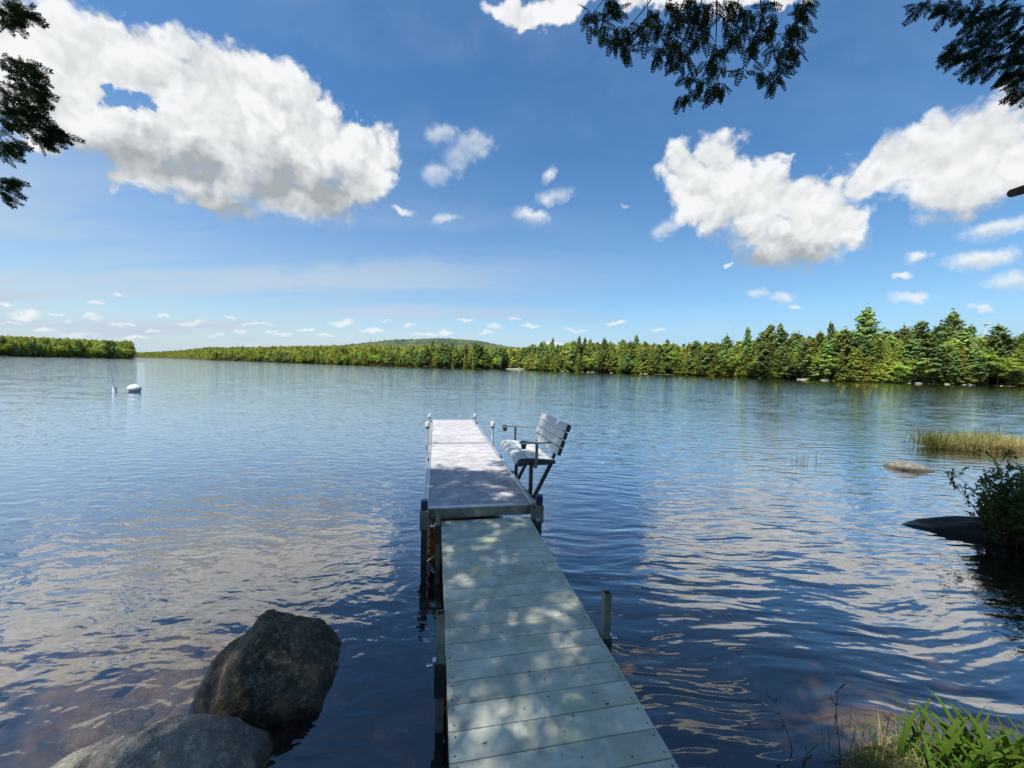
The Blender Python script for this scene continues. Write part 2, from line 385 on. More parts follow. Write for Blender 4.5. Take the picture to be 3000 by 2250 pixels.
def ground_mat():
    m, T = material('ground')
    ge = T.new('ShaderNodeNewGeometry'); P = ge.outputs['Position']
    z = T.new('ShaderNodeSeparateXYZ', {0: P}).outputs[2]
    n = T.noise(P, 1.3, 6, 0.65); n2 = T.noise(P, 9.0, 5, 0.65); n3 = T.noise(P, 0.45, 3, 0.5)
    bed = T.mix(T.ramp(n, 0.35, 0.66), (0.085, 0.060, 0.034, 1), (0.30, 0.19, 0.085, 1))
    bed = T.mix(T.ramp(n3, 0.50, 0.62), bed, (0.46, 0.33, 0.18, 1))
    bed = T.mix(T.ramp(n2, 0.55, 0.72), bed, (0.055, 0.042, 0.028, 1))
    land = T.mix(T.ramp(n2, 0.35, 0.65), (0.045, 0.036, 0.024, 1), (0.11, 0.10, 0.045, 1))
    c = T.mix(T.ramp(z, -0.05, 0.12), bed, land)
    p = T.new('ShaderNodeBsdfPrincipled', {'Base Color': c, 'Roughness': 0.95, 'Specular IOR Level': 0.15})
    T.set(p, 'Normal', T.new('ShaderNodeBump', {'Strength': 1.0, 'Distance': 0.03, 'Height': n2}))
    T.set(T.out, 0, p)
ground_mat()
def hill_mat():
    m, T = material('hill_forest')
    P = T.new('ShaderNodeNewGeometry').outputs['Position']
    n = T.noise(P, 0.035, 6, 0.7); n2 = T.noise(P, 0.006, 4, 0.6)
    c = T.mix(T.ramp(n, 0.36, 0.64), (0.050, 0.070, 0.045, 1), (0.145, 0.165, 0.085, 1))
    c = T.mix(T.ramp(n2, 0.48, 0.62), c, (0.055, 0.085, 0.060, 1))
    p = T.new('ShaderNodeBsdfDiffuse', {'Color': c})
    T.set(T.out, 0, p)
hill_mat()

# ------------------------------------------------------------------ object helpers
def link(o, parent=None):
    COL.objects.link(o)
    if parent is not None: o.parent = parent
    return o
def tag(o, label=None, cat=None, group=None, kind=None):
    for k, v in (('label', label), ('category', cat), ('group', group), ('kind', kind)):
        if v: o[k] = v
    return o
def empty(name, loc=(0,0,0), rot=(0,0,0)):
    o = bpy.data.objects.new(name, None); o.location = loc; o.rotation_euler = rot
    o.empty_display_size = 0.2
    return link(o)
def mesh_np(name, V, F, mats, smooth=False, midx=None):
    """V (n,3), F (m,k) uniform polygons"""
    V = np.asarray(V, np.float32); F = np.asarray(F, np.int32)
    me = bpy.data.meshes.new(name)
    k = F.shape[1]; m = F.shape[0]
    me.vertices.add(len(V)); me.vertices.foreach_set('co', V.ravel())
    me.loops.add(m*k); me.loops.foreach_set('vertex_index', F.ravel())
    me.polygons.add(m); me.polygons.foreach_set('loop_start', np.arange(0, m*k, k, dtype=np.int32))
    for mt in mats: me.materials.append(MATS[mt])
    if midx is not None: me.polygons.foreach_set('material_index', np.asarray(midx, np.int32))
    if smooth: me.polygons.foreach_set('use_smooth', np.ones(m, bool))
    me.update(calc_edges=True); me.validate()
    return me
class MB:
    """collects boxes, tubes, prisms into one mesh"""
    def __init__(self): self.v = []; self.f = []
    def _add(self, vs, fs):
        b = len(self.v); self.v += [tuple(map(float, p)) for p in vs]; self.f += [tuple(i+b for i in f) for f in fs]; return self
    def box(self, c, s, M=None):
        vs = [Vector((x*s[0]/2, y*s[1]/2, z*s[2]/2)) for x in (-1,1) for y in (-1,1) for z in (-1,1)]
        if M is not None: vs = [M@v for v in vs]
        vs = [v+Vector(c) for v in vs]
        return self._add(vs, [(0,1,3,2),(4,6,7,5),(0,4,5,1),(2,3,7,6),(0,2,6,4),(1,5,7,3)])
    def tube(self, pts, r, n=8, cap=True):
        pts = [Vector(p) for p in pts]
        rs = r if isinstance(r, (list, tuple)) else [r]*len(pts)
        vs = []; ref = None
        for i, p in enumerate(pts):
            d = (pts[min(i+1, len(pts)-1)] - pts[max(i-1, 0)]).normalized()
            if ref is None: ref = Vector((0,0,1)) if abs(d.z) < 0.9 else Vector((1,0,0))
            u = d.cross(ref).normalized(); w = u.cross(d).normalized(); ref = w
            for k in range(n):
                a = 2*PI*k/n; vs.append(p + (u*math.cos(a)+w*math.sin(a))*rs[i])
        fs = []
        for i in range(len(pts)-1):
            for k in range(n):
                a, b = i*n+k, i*n+(k+1)%n
                fs.append((a, b, b+n, a+n))
        if cap:
            fs.append(tuple(range(n-1, -1, -1))); m = (len(pts)-1)*n; fs.append(tuple(range(m, m+n)))
        return self._add(vs, fs)
    def hollow(self, c, w, wall, z0, z1):
        """upright square tube, open at the top"""
        x, y = c; a, b = w/2, w/2-wall
        o = [(-a,-a),(a,-a),(a,a),(-a,a)]; i_ = [(-b,-b),(b,-b),(b,b),(-b,b)]
        vs = [(x+p, y+q, z0) for p, q in o]+[(x+p, y+q, z1) for p, q in o]+[(x+p, y+q, z1) for p, q in i_]+[(x+p, y+q, z1-0.18) for p, q in i_]
        fs = []
        for k in range(4):
            k2 = (k+1)%4
            fs += [(k, k2, 4+k2, 4+k), (4+k, 4+k2, 8+k2, 8+k), (8+k, 8+k2, 12+k2, 12+k)]
        fs += [(3,2,1,0), (12,13,14,15)]
        return self._add(vs, fs)
    def lathe(self, c, prof, n=20, axis=None):
        c = Vector(c); vs = []; fs = []
        for (r, z) in prof:
            for k in range(n):
                a = 2*PI*k/n; v = Vector((r*math.cos(a), r*math.sin(a), z))
                vs.append(c + (axis@v if axis is not None else v))
        for i in range(len(prof)-1):
            for k in range(n):
                a, b = i*n+k, i*n+(k+1)%n
                fs.append((a, b, b+n, a+n))
        return self._add(vs, fs)
    def prism(self, prof, y0, y1, plane='xz'):
        """closed profile [(x,z)] swept along y"""
        n = len(prof)
        vs = [(x, y0, z) for x, z in prof]+[(x, y1, z) for x, z in prof]
        fs = [(k, (k+1)%n, n+(k+1)%n, n+k) for k in range(n)]
        fs += [tuple(range(n-1, -1, -1)), tuple(range(n, 2*n))]
        return self._add(vs, fs)
    def mesh(self, name, mat, smooth=False, bevel=0.0):
        me = bpy.data.meshes.new(name); me.from_pydata(self.v, [], self.f)
        bm = bmesh.new(); bm.from_mesh(me)
        bmesh.ops.recalc_face_normals(bm, faces=bm.faces)
        if bevel:
            es = [e for e in bm.edges if len(e.link_faces) == 2 and e.calc_face_angle(0) > 0.6]
            bmesh.ops.bevel(bm, geom=es, offset=bevel, segments=2, profile=0.6, affect='EDGES')
        bm.to_mesh(me); bm.free()
        me.materials.append(MATS[mat])
        if smooth:
            for p in me.polygons: p.use_smooth = True
            try: me.set_sharp_from_angle(angle=rad(38))
            except Exception: pass
        return me
    def build(self, name, mat, parent=None, smooth=False, bevel=0.0, loc=None):
        o = bpy.data.objects.new(name, self.mesh(name, mat, smooth, bevel))
        if loc is not None: o.location = loc
        return link(o, parent)
def inst(name, me, parent=None, loc=(0,0,0), rot=(0,0,0), scale=None):
    o = bpy.data.objects.new(name, me); o.location = loc; o.rotation_euler = rot
    if scale is not None: o.scale = scale if hasattr(scale, '__len__') else (scale,)*3
    return link(o, parent)

# ------------------------------------------------------------------ terrain
NS = np.array([(-400,-3),(-60,1.5),(-20,1.4),(-8,1.15),(-2.6,1.0),(-1.0,0.95),(0.9,1.0),(1.5,1.62),(1.9,2.02),(2.4,2.16),(2.9,2.2),(3.4,2.15),(4.2,2.35),(4.9,3.0),(5.7,3.4),
               (6.5,4.3),(7.2,4.9),(8.2,4.9),(11,4.2),(25,3.5),(70,3.0),(400,-3)])
def near_shore(x): return np.interp(x, NS[:,0], NS[:,1])
FS = np.array([(-600,330),(0,365),(200,430),(385,480),(392,900),(398,2400),(480,1700),(560,1000),(610,760),(814,545),(1017,405),(1254,352),(1450,355),(1530,325),(1600,272),(1700,246),
               (2000,222),(2300,162),(2600,138),(3000,130),(3600,110),(6000,60)], float)
FT = (FS[:,0]-1500)/FPX
def far_shore(t): return np.interp(t, FT, FS[:,1])
HILL = np.array([(300,-20),(450,3),(600,14),(800,30),(900,35),(960,41),(1000,48),(1050,55),(1100,61),(1150,66),(1200,70),(1255,73),(1320,74),(1380,72),(1430,66),(1480,58),(1550,46),(1700,18),(1850,-20)], float)
HT = (HILL[:,0]-1500)/FPX
def wob(x, y, s=1.0, k=0.0):
    return (np.sin(x*1.7*s+k)+np.sin(y*2.3*s+1.3*k+.7)+np.sin((x+y)*1.1*s+2.1)+np.sin((x-1.6*y)*3.1*s))/4
def terrain(x, y):
    x = np.asarray(x, float); y = np.asarray(y, float)
    d = y - near_shore(x) + 0.10*wob(x, y, 1.6)*(np.abs(x) > 1.4)
    dep = -(0.05+0.34*np.clip(d, 0, None)**0.72)
    dep = dep + .30*np.exp(-((x+3.1)/1.5)**2-((y-2.5)/.9)**2)       # stony shoal left of the boulders
    dep = np.maximum(dep, -3.5) + 0.05*wob(x, y, 2.2, 1.0)
    lnd = 0.04+0.42*(1-np.exp(-np.clip(-d, 0, None)*0.9))+0.05*np.clip(-d-2, 0, 60)
    hn = np.where(d > 0, dep, lnd)
    ok = y > 20
    t = np.where(ok, x/np.where(ok, y, 1), 0)
    D = far_shore(t)
    q = y - D
    rise = np.clip(q, 0, None)
    hf = np.where(q > 0, 0.25+np.minimum(rise, 400)*0.055+0.4*wob(x, y, 0.05), -3.5+3.4*np.exp(np.minimum(q, 0)/12))
    hf = np.where(ok, hf, -50)
    return np.maximum(hn, hf)
def th(x, y): return float(terrain(np.array([x]), np.array([y]))[0])

def build_ground():
    # one sheet: a fan of rings, fine in front of the camera, out to the horizon
    azf = np.radians(np.arange(-66, 66.01, 0.5)); azb = np.radians(np.arange(68, 292.01, 4))
    az = np.concatenate([azf, azb]); n = len(az)
    rs = np.concatenate([np.linspace(0.25, 8, 63), 8*np.exp(np.linspace(0, math.log(1000), 110))[1:]])
    A, Rr = np.meshgrid(az, rs)
    X, Y = Rr*np.sin(A), Rr*np.cos(A)
    Z = terrain(X, Y)
    V = np.stack([X, Y, Z], -1).reshape(-1, 3)
    V = np.vstack([V, [[0, 0, th(0, 0)]]])
    F = []
    i = np.arange(len(rs)-1)[:, None]*n; j = np.arange(n)[None, :]; j2 = (j+1) % n
    F = np.stack([i+j, i+n+j, i+n+j2, i+j2], -1).reshape(-1, 4)
    me = mesh_np('ground', V, F, ['ground'], True)
    bm = bmesh.new(); bm.from_mesh(me); bm.verts.ensure_lookup_table()
    c = bm.verts[len(V)-1]
    for k in range(n): bm.faces.new((c, bm.verts[k], bm.verts[(k+1) % n]))
    bmesh.ops.recalc_face_normals(bm, faces=bm.faces); bm.to_mesh(me); bm.free()
    tag(inst('ground', me), 'sandy brown lake bed and wooded shore ground', kind='structure')
build_ground()

def build_water():
    b = MB(); e = 9000.0
    b._add([(-e,-e,-12),(e,-e,-12),(e,e,-12),(-e,e,-12),(-e,-e,0),(e,-e,0),(e,e,0),(-e,e,0)],
           [(0,3,2,1),(4,5,6,7),(0,1,5,4),(1,2,6,5),(2,3,7,6),(3,0,4,7)])
    tag(b.build('water', 'water'), 'rippled blue lake water mirroring the clouds', kind='structure')
build_water()

def build_hill():
    ts = np.linspace(HT[0], HT[-1], 340); ys = np.linspace(1500, 4200, 90)
    Tt, Yy = np.meshgrid(ts, ys)
    X = Tt*Yy
    hgt = np.interp(Tt, HT, HILL[:,1])/FPX
    Yp = 2900.0
    bell = np.clip(1-np.abs(Yy-Yp)/1500, 0, 1); bell = bell*bell*(3-2*bell)
    top = hgt*Yp+H
    Z = top*bell*1.0 - 8*(1-bell)
    bump = rng.normal(0, 1, Z.shape)*3.2 + 6*wob(X, Yy, 0.012)
    Z = Z + bump*np.clip(bell*3, 0, 1)
    n = len(ts)
    V = np.stack([X, Yy, Z], -1).reshape(-1, 3)
    i = np.arange(len(ys)-1)[:, None]*n; j = np.arange(n-1)[None, :]
    F = np.stack([i+j, i+j+1, i+n+j+1, i+n+j], -1).reshape(-1, 4)
    tag(inst('hill', mesh_np('hill', V, F, ['hill_forest'])), 'low forested hill beyond the far shore', kind='structure')
build_hill()

# ------------------------------------------------------------------ forest
def diamonds(C, U, W):
    n = len(C)
    V = np.stack([C+U, C+W, C-U, C-W], 1).reshape(-1, 3)
    F = np.arange(4*n).reshape(n, 4)
    return V, F
def rand_unit(g, n):
    v = g.normal(size=(n, 3)); return v/np.linalg.norm(v, axis=1, keepdims=True)
def tufts(g, C, size, up=0.8, aspect=0.5, out=0.45):
    """leaf clumps, turned up and outwards from the stem"""
    n = len(C)
    R2 = C*np.array([1, 1, 0]); R2 = R2/np.maximum(np.linalg.norm(R2, axis=1, keepdims=True), .05)
    N = rand_unit(g, n)*(1-up) + np.array([0, 0, 1.0])*up + R2*out
    N /= np.linalg.norm(N, axis=1, keepdims=True)
    A = np.cross(N, rand_unit(g, n)); A /= np.linalg.norm(A, axis=1, keepdims=True)
    B = np.cross(N, A)
    s = size*g.uniform(0.6, 1.3, (n, 1))
    return A*s, B*s*aspect
def tube_np(p0, p1, r0, r1, n=6):
    b = MB(); b.tube([p0, p1], [r0, r1], n); return b

def make_pine(seed, Ht=20.0, base=0.12, wid=0.19, gappy=0.35, dens=1.0):
    g = np.random.default_rng(seed)
    C = []
    z = base*Ht
    limbs = MB()
    while z < Ht*0.985:
        f = z/Ht
        prof = min(1, (f-base*0.5)/0.16)**0.7*(1-f)**0.62*1.25+0.05
        nb = g.integers(4, 7)
        a0 = g.uniform(0, 2*PI)
        for k in range(nb):
            a = a0+2*PI*k/nb+g.normal(0, .22)
            L = wid*Ht*prof*g.uniform(1-gappy, 1.18)
            if g.random() < 0.10 and f < .9: continue
            el = rad(-6+38*f+g.normal(0, 6))
            d = np.array([math.cos(a), math.sin(a), 0]); lat = np.array([-math.sin(a), math.cos(a), 0])
            nt = max(5, int(L*7*dens))
            t = g.uniform(0.22, 1.0, nt)**0.8
            rise = L*(t*math.tan(el)+0.16*t**2.2)
            sp = g.normal(0, 1, nt)*L*0.17*(1.15-t*0.6)
            P = np.outer(L*t, d)+np.outer(sp, lat); P[:, 2] += z+rise+g.normal(0, .10, nt)
            C.append(P)
            limbs.tube([(0, 0, z), tuple(d*L*0.85+np.array([0, 0, z+L*(0.85*math.tan(el)+0.11)]))], [0.05+0.004*L, 0.015], 3, False)
        z += Ht*g.uniform(0.026, 0.042)
    C.append(np.array([0, 0, Ht])+g.normal(0, .22, (14, 3))*np.array([1, 1, 2.2]))
    C = np.concatenate(C)
    C = np.repeat(C, 2, 0)+g.normal(0, .12, (2*len(C), 3))
    U, W = tufts(g, C, 0.46, 0.62, 0.50, 0.42)
    V, F = diamonds(C, U, W)
    return V, F, limbs, Ht
def make_spruce(seed, Ht=17.0, base=0.03, wid=0.19, droop=-14, dens=1.0):
    g = np.random.default_rng(seed)
    C = []; z = base*Ht
    while z < Ht*0.99:
        f = z/Ht
        prof = (1-f)**0.80*min(1, (f+.08)/.16)
        nb = g.integers(6, 9); a0 = g.uniform(0, 2*PI)
        for k in range(nb):
            a = a0+2*PI*k/nb+g.normal(0, .2)
            L = wid*Ht*prof*g.uniform(.72, 1.15)+.12
            el = rad(droop+30*f+g.normal(0, 7))
            d = np.array([math.cos(a), math.sin(a), 0]); lat = np.array([-d[1], d[0], 0])
            nt = max(3, int(L*6*dens)); t = g.uniform(.2, 1, nt)**.75
            P = np.outer(L*t, d)+np.outer(g.normal(0, 1, nt)*L*.18*(1.1-t*.7), lat)
            P[:, 2] += z+L*t*math.tan(el)+.10*L*t**3+g.normal(0, .09, nt)
            C.append(P)
        z += Ht*.0235
    C.append(np.array([0, 0, Ht])+g.normal(0, .12, (8, 3))*np.array([1, 1, 3]))
    C = np.concatenate(C); C = np.repeat(C, 2, 0)+g.normal(0, .10, (2*len(C), 3))
    U, W = tufts(g, C, .40, .52, .5, .5)
    V, F = diamonds(C, U, W)
    return V, F, MB(), Ht
def make_broadleaf(seed, Ht=14.0, wid=0.30):
    g = np.random.default_rng(seed)
    C = []; limbs = MB()
    nl = 34
    for k in range(nl):
        v = rand_unit(g, 1)[0]; r = g.uniform(.35, 1)**.5
        c = np.array([v[0]*r*wid*Ht*.82, v[1]*r*wid*Ht*.82, Ht*.60+v[2]*r*Ht*.34])
        if c[2] < Ht*.2: c[2] = Ht*.25
        rr = g.uniform(.9, 1.75)
        m = int(46*rr)
        u = rand_unit(g, m); u[:, 2] = np.abs(u[:, 2])*g.choice([1, 1, 1, -.6], m)
        C.append(c+u*rr*np.array([1.1, 1.1, .75])*g.uniform(.7, 1.08, (m, 1)))
        limbs.tube([(0, 0, Ht*.22), tuple(c*np.array([.5, .5, .8])), tuple(c)], [.09, .05, .02], 4, False)
    C = np.concatenate(C)
    U, W = tufts(g, C, .42, .40, .7, .5)
    V, F = diamonds(C, U, W)
    return V, F, limbs, Ht
def tree_meshes(kind, seed, spec, leaf):
    V, F, limbs, Ht = spec
    crown = mesh_np('crown', V, F, [leaf])
    t = MB(); t.tube([(0, 0, -1.2), (0, 0, Ht*.3), (0.05, .05, Ht*.65), (0, 0, Ht*.97)], [.020*Ht*.75, .0145*Ht*.75, .009*Ht*.7, .02], 8)
    t.v, t.f = t.v, t.f
    if limbs.v: t._add(limbs.v, limbs.f)
    trunk = t.mesh('trunk', 'bark')
    # small far copies: trunk and crown in one mesh
    b = bpy.data.meshes.new('tree'); nv = len(V)
    vs = np.vstack([V, np.array(t.v)]); fs = [tuple(f) for f in F]+[tuple(i+nv for i in f) for f in t.f]
    b.from_pydata(vs.tolist(), [], fs); b.materials.append(MATS[leaf]); b.materials.append(MATS['bark'])
    mi = np.zeros(len(fs), np.int32); mi[len(F):] = 1; b.polygons.foreach_set('material_index', mi)
    return dict(crown=crown, trunk=trunk, one=b, H=Ht, kind=kind)
PROTO = {
 'pine': [tree_meshes('pine', s, make_pine(s, 20, b, w, g_, dn), 'pine') for s, b, w, g_, dn in ((1,.10,.20,.35,1),(2,.16,.17,.45,1),(3,.06,.22,.3,1),(4,.22,.18,.5,.9))],
 'spruce': [tree_meshes('spruce', s, make_spruce(s, 17, .03, w, dr), 'spruce') for s, w, dr in ((5,.18,-14),(6,.22,-8),(7,.25,-4))],
 'broadleaf': [tree_meshes('broadleaf', s, make_broadleaf(s, 14, w), 'broadleaf') for s, w in ((8,.30),(9,.36),(10,.27))]}
NAMES = {'pine': 'pine_tree', 'spruce': 'spruce_tree', 'broadleaf': 'broadleaf_tree'}
COUNT = {k: 0 for k in PROTO}
def plant(kind, x, y, h, label, group=None, parts=True, proto=None, rz=None, wide=1.0, r=random):
    p = PROTO[kind][proto if proto is not None else r.randrange(len(PROTO[kind]))]
    s = h/p['H']; z = th(x, y)-0.15
    rz = r.uniform(0, 2*PI) if rz is None else rz
    sc = (s*wide, s*wide, s)
    COUNT[kind] += 1
    if parts:
        e = empty(NAMES[kind], (x, y, z), (r.gauss(0, .015), r.gauss(0, .015), rz)); e.scale = sc
        inst('trunk', p['trunk'], e); inst('crown', p['crown'], e)
    else:
        e = inst(NAMES[kind], p['one'], None, (x, y, z), (0, 0, rz), sc)
    tag(e, label, 'tree', group)
    return e
LAB = {
 ('pine','right'): ('layered white pine in the wooded shore right of the bench', 'pines along the right shore'),
 ('spruce','right'): ('olive green pointed evergreen in the wooded shore right of the bench', 'evergreens along the right shore'),
 ('broadleaf','right'): ('rounded light green leafy tree in the wooded shore right of the bench', 'leafy trees along the right shore'),
 ('pine','mid'): ('small layered pine on the far shore straight behind the dock', 'pines on the far middle shore'),
 ('spruce','mid'): ('small dark pointed evergreen on the far shore straight behind the dock', 'evergreens on the far middle shore'),
 ('broadleaf','mid'): ('small rounded leafy tree on the far shore straight behind the dock', 'leafy trees on the far middle shore'),
 ('pine','left'): ('layered pine on the wooded point behind the buoys', 'pines on the left point'),
 ('spruce','left'): ('dark pointed evergreen on the wooded point behind the buoys', 'evergreens on the left point'),
 ('broadleaf','left'): ('rounded light green leafy tree on the wooded point behind the buoys', 'leafy trees on the left point')}
FAR_SPOTS = []
MIDP = [(800, 'on the far shore left of the hill'), (1050, 'on the far shore below the radio masts'), (1320, 'on the far shore below the hilltop'), (9999, 'on the far shore left of the beach clearing')]
LEFTP = [(150, 'on the wooded point at the left picture edge'), (270, 'in the middle of the wooded point'), (9999, 'near the tip of the wooded point')]
LOOK = {'pine': 'layered white pine', 'spruce': 'olive pointed evergreen', 'broadleaf': 'rounded leafy tree'}
PLACES = [(1650, 'beside the pale beach clearing'), (1800, 'around the three-topped pine cluster'), (2120, 'around the tall slim pine'), (2380, 'around the twin narrow pines'),
          (2620, 'around the tallest pine'), (2860, 'around the broad spreading pine'), (9999, 'under the wind turbine')]
def forest():
    r = random.Random(21)
    # named individuals: (crown top px, top py, metres behind the water's edge, width, label)
    stand = [(2542,905,16,1.15,0,'tallest white pine standing clear of the right shore treeline'),
             (2440,949,30,1.0,3,'small-topped pine poking above the trees beside the tallest pine'),
             (2792,920,12,1.25,0,'broad white pine with spreading flat boughs near the wind turbine'),
             (2698,943,6,1.15,2,'pointed pine between the tallest pine and the broad pine'),
             (2292,951,7,0.9,1,'right one of two narrow pine tops left of the small-topped pine'),
             (2258,953,5,0.95,2,'left one of two narrow pine tops left of the small-topped pine'),
             (2195,962,4,0.8,1,'slim pine just left of the twin narrow pine tops'),
             (1867,984,7,0.9,1,'tall slim pine above pale green leafy trees on the shore'),
             (1774,993,4,1.0,0,'single layered pine right of the three-topped pine cluster'),
             (1698,987,4,0.85,1,'middle and tallest pine of the three-topped cluster'),
             (1713,991,7,0.75,1,'right-hand pine of the three-topped cluster'),
             (1684,999,3,0.85,2,'left-hand pine of the three-topped cluster'),
             (1617,991,4,0.75,1,'thin pointed pine near the pale beach clearing'),
             (1585,1003,6,0.9,2,'bushy pine next to the pale beach clearing'),
             (2925,955,9,1.2,2,'dense pine below the wind turbine')]
    taken = []
    for px, py, back, wd, pr, lab in stand:
        t = (px-1500)/FPX
        Y = far_shore(t)+back
        p = at(px, py, Y); z = th(p[0], Y)
        plant('pine', p[0], Y, p[2]-z, lab, None, True, pr, None, wd, r); taken.append((p[0], Y))
    def row(seg, px0, px1, back, step, mixw, hr, parts, jit=2.0):
        # walk along the shoreline in metres
        px = px0; last = None
        while px < px1:
            t = (px-1500)/FPX; D = far_shore(t)
            Y = D+back+r.uniform(-jit, jit)
            x = t*Y
            if last is None or math.hypot(x-last[0], Y-last[1]) > step*r.uniform(.7, 1.35):
                last = (x, Y)
                if all((x-a)**2+(Y-b)**2 > 3.0 for a, b in taken[-40:]) and not (seg == 'mid' and 1470 < px < 1545 and back < 8):
                    k = r.choices(('pine','spruce','broadleaf'), mixw)[0]
                    h = r.uniform(*hr)*{'pine': 1.1, 'spruce': .95, 'broadleaf': .82}[k]
                    if COUNT[k] < 298:
                        lab, grp = LAB[(k, seg)]
                        if seg == 'right':
                            wh = next(w for lim, w in PLACES if px < lim)
                            lab = '%s %s %s' % (LOOK[k], 'at the water edge' if back < 3 else 'behind the front trees' if back < 15 else 'high in the back rows', wh)
                            grp = lab.split(' ', 1)[1]
                        else:
                            wh = next(w for lim, w in (MIDP if seg == 'mid' else LEFTP) if px < lim)
                            lab = '%s %s %s' % (LOOK[k], 'in the front row' if back < 5 else 'behind the front row', wh)
                            grp = lab.split(' ', 1)[1]
                        plant(k, x, Y, h, lab, grp, parts, None, None, r.uniform(1.1, 1.55) if k != 'broadleaf' else r.uniform(1.0, 1.3), r)
                    else: FAR_SPOTS.append((x, Y, h, k))
            px += 1.6
    row('right', 1545, 3120, 1.0, 2.9, (4,4,3), (8,15), True, .8)
    row('right', 1545, 3120, 5.5, 4.2, (4,5,2), (13,18), True)
    row('right', 1545, 3120, 12, 5.2, (3,6,2), (15,19), True)
    row('right', 1545, 3120, 22, 6.5, (2,5,4), (15,20), False, 3)
    row('right', 1545, 3120, 36, 8.0, (1,4,5), (15,20), False, 4)
    row('left', -90, 386, 1.5, 4.2, (3,4,3), (11,17), False, 1)
    row('left', -90, 380, 9, 6, (2,2,5), (14,19), False)
    row('left', -90, 360, 20, 8, (1,1,6), (15,20), False, 4)
    row('mid', 1150, 1545, 1.5, 3.6, (5,5,2), (9,16), False, 1)
    row('mid', 1250, 1545, 7, 4.6, (6,4,2), (15,22), False)
    row('mid', 800, 1150, 1.5, 4.6, (1,4,5), (10,15), False, 1)
    row('mid', 620, 800, 1.5, 7.5, (2,4,4), (10,16), False, 1)
    row('mid', 800, 1545, 18, 8, (2,4,5), (14,18), False, 4)
    # the far-off wood behind and beyond, one mass
    for _ in range(5200):
        px = r.uniform(396, 1560) if r.random() < .8 else r.uniform(-80, 396)
        t = (px-1500)/FPX; D = far_shore(t)
        back = (22 if px > 396 else 30)+r.random()**1.6*520
        Y = D+back
        FAR_SPOTS.append((t*Y, Y, r.uniform(11, 18), r.choices(('spruce','broadleaf'), (4, 6))[0]))
    for _ in range(1100):
        px = r.uniform(1560, 3120); t = (px-1500)/FPX; Y = far_shore(t)+46+r.random()**1.3*230
        FAR_SPOTS.append((t*Y, Y, r.uniform(14, 20), r.choices(('spruce','broadleaf'), (5, 5))[0]))
forest()
def far_wood():
    g = np.random.default_rng(3)
    # low crowns of a few dozen faces
    tmpl = {}
    for k in ('spruce', 'broadleaf', 'pine'):
        n = 46
        if k == 'broadleaf':
            u = rand_unit(g, n); u[:, 2] = np.abs(u[:, 2]); C = u*np.array([.34, .34, .42])*g.uniform(.6, 1.05, (n, 1))+np.array([0, 0, .56])
            C[:10, 2] -= .35
        else:
            f = g.uniform(.05, 1, n); a = g.uniform(0, 2*PI, n); rr = (1-f)**.85*.22*g.uniform(.5, 1.1, n)
            C = np.stack([rr*np.cos(a), rr*np.sin(a), f], 1)
        U, W = tufts(g, C, .115 if k == 'broadleaf' else .095, .5, .7)
        tmpl[k] = (C, U, W)
    spots = {'spruce': [], 'broadleaf': []}
    for x, y, h, k in FAR_SPOTS: spots['spruce' if k != 'broadleaf' else 'broadleaf'].append((x, y, h))
    for k, lab in (('spruce', 'dark evergreens of the distant wood behind the shore'), ('broadleaf', 'pale green leafy trees of the distant wood behind the shore')):
        A = np.array(spots[k]); z = terrain(A[:, 0], A[:, 1])-.2
        C0, U0, W0 = tmpl[k]
        ang = g.uniform(0, 2*PI, len(A)); ca, sa = np.cos(ang)[:, None], np.sin(ang)[:, None]
        def rot(P): return np.stack([P[None, :, 0]*ca-P[None, :, 1]*sa, P[None, :, 0]*sa+P[None, :, 1]*ca, np.repeat(P[None, :, 2], len(A), 0)], -1)
        h = A[:, 2][:, None, None]
        base = np.stack([A[:, 0], A[:, 1], z], -1)[:, None, :]
        V, F = diamonds((rot(C0)*h+base).reshape(-1, 3), (rot(U0)*h).reshape(-1, 3), (rot(W0)*h).reshape(-1, 3))
        tag(inst('distant_wood', mesh_np('distant_wood', V, F, [k])), lab, 'wood', kind='stuff')
far_wood()
print('trees', COUNT, 'far', len(FAR_SPOTS))

# ------------------------------------------------------------------ rocks
def rock_mesh(name, seed, mat, rad3, sub=4, rough=.16, cuts=6, flat=None, freq=1.3, worn=0):
    r = random.Random(seed)
    bm = bmesh.new(); bmesh.ops.create_icosphere(bm, subdivisions=sub, radius=1)
    planes = []
    for _ in range(cuts):
        v = Vector((r.gauss(0,1), r.gauss(0,1), r.gauss(0,.8))).normalized(); planes.append((v, r.uniform(.55, .85)))
    if flat: planes += flat
    o = Vector((r.uniform(0,50), r.uniform(0,50), r.uniform(0,50)))
    dirs = {}
    for v in bm.verts:
        p = v.co.copy()
        for n_, d in planes:
            e = p.dot(n_)-d
            if e > 0: p -= n_*e*.86
        dirs[v] = v.co.normalized(); v.co = p
    for _ in range(worn): bmesh.ops.smooth_vert(bm, verts=bm.verts, factor=.5, use_axis_x=True, use_axis_y=True, use_axis_z=True)
    for v in bm.verts:
        n0 = dirs[v]; p = v.co.copy(); u = n0
        p += n0*(mnoise.fractal(u*freq+o, 1.0, 2.0, 4)*rough + mnoise.fractal(u*7+o, 1.0, 2.0, 3)*rough*.20 + mnoise.fractal(u*19+o, 1.0, 2.0, 2)*rough*.09)
        v.co = Vector((p.x*rad3[0], p.y*rad3[1], p.z*rad3[2]))
    me = bpy.data.meshes.new(name); bm.to_mesh(me); bm.free()
    me.materials.append(MATS[mat])
    for p in me.polygons: p.use_smooth = True
    return me
def rock(name, me, loc, rz, label, cat='rock', group=None, tilt=(0,0), scale=None):
    return tag(inst(name, me, None, loc, (tilt[0], tilt[1], rz), scale), label, cat, group)
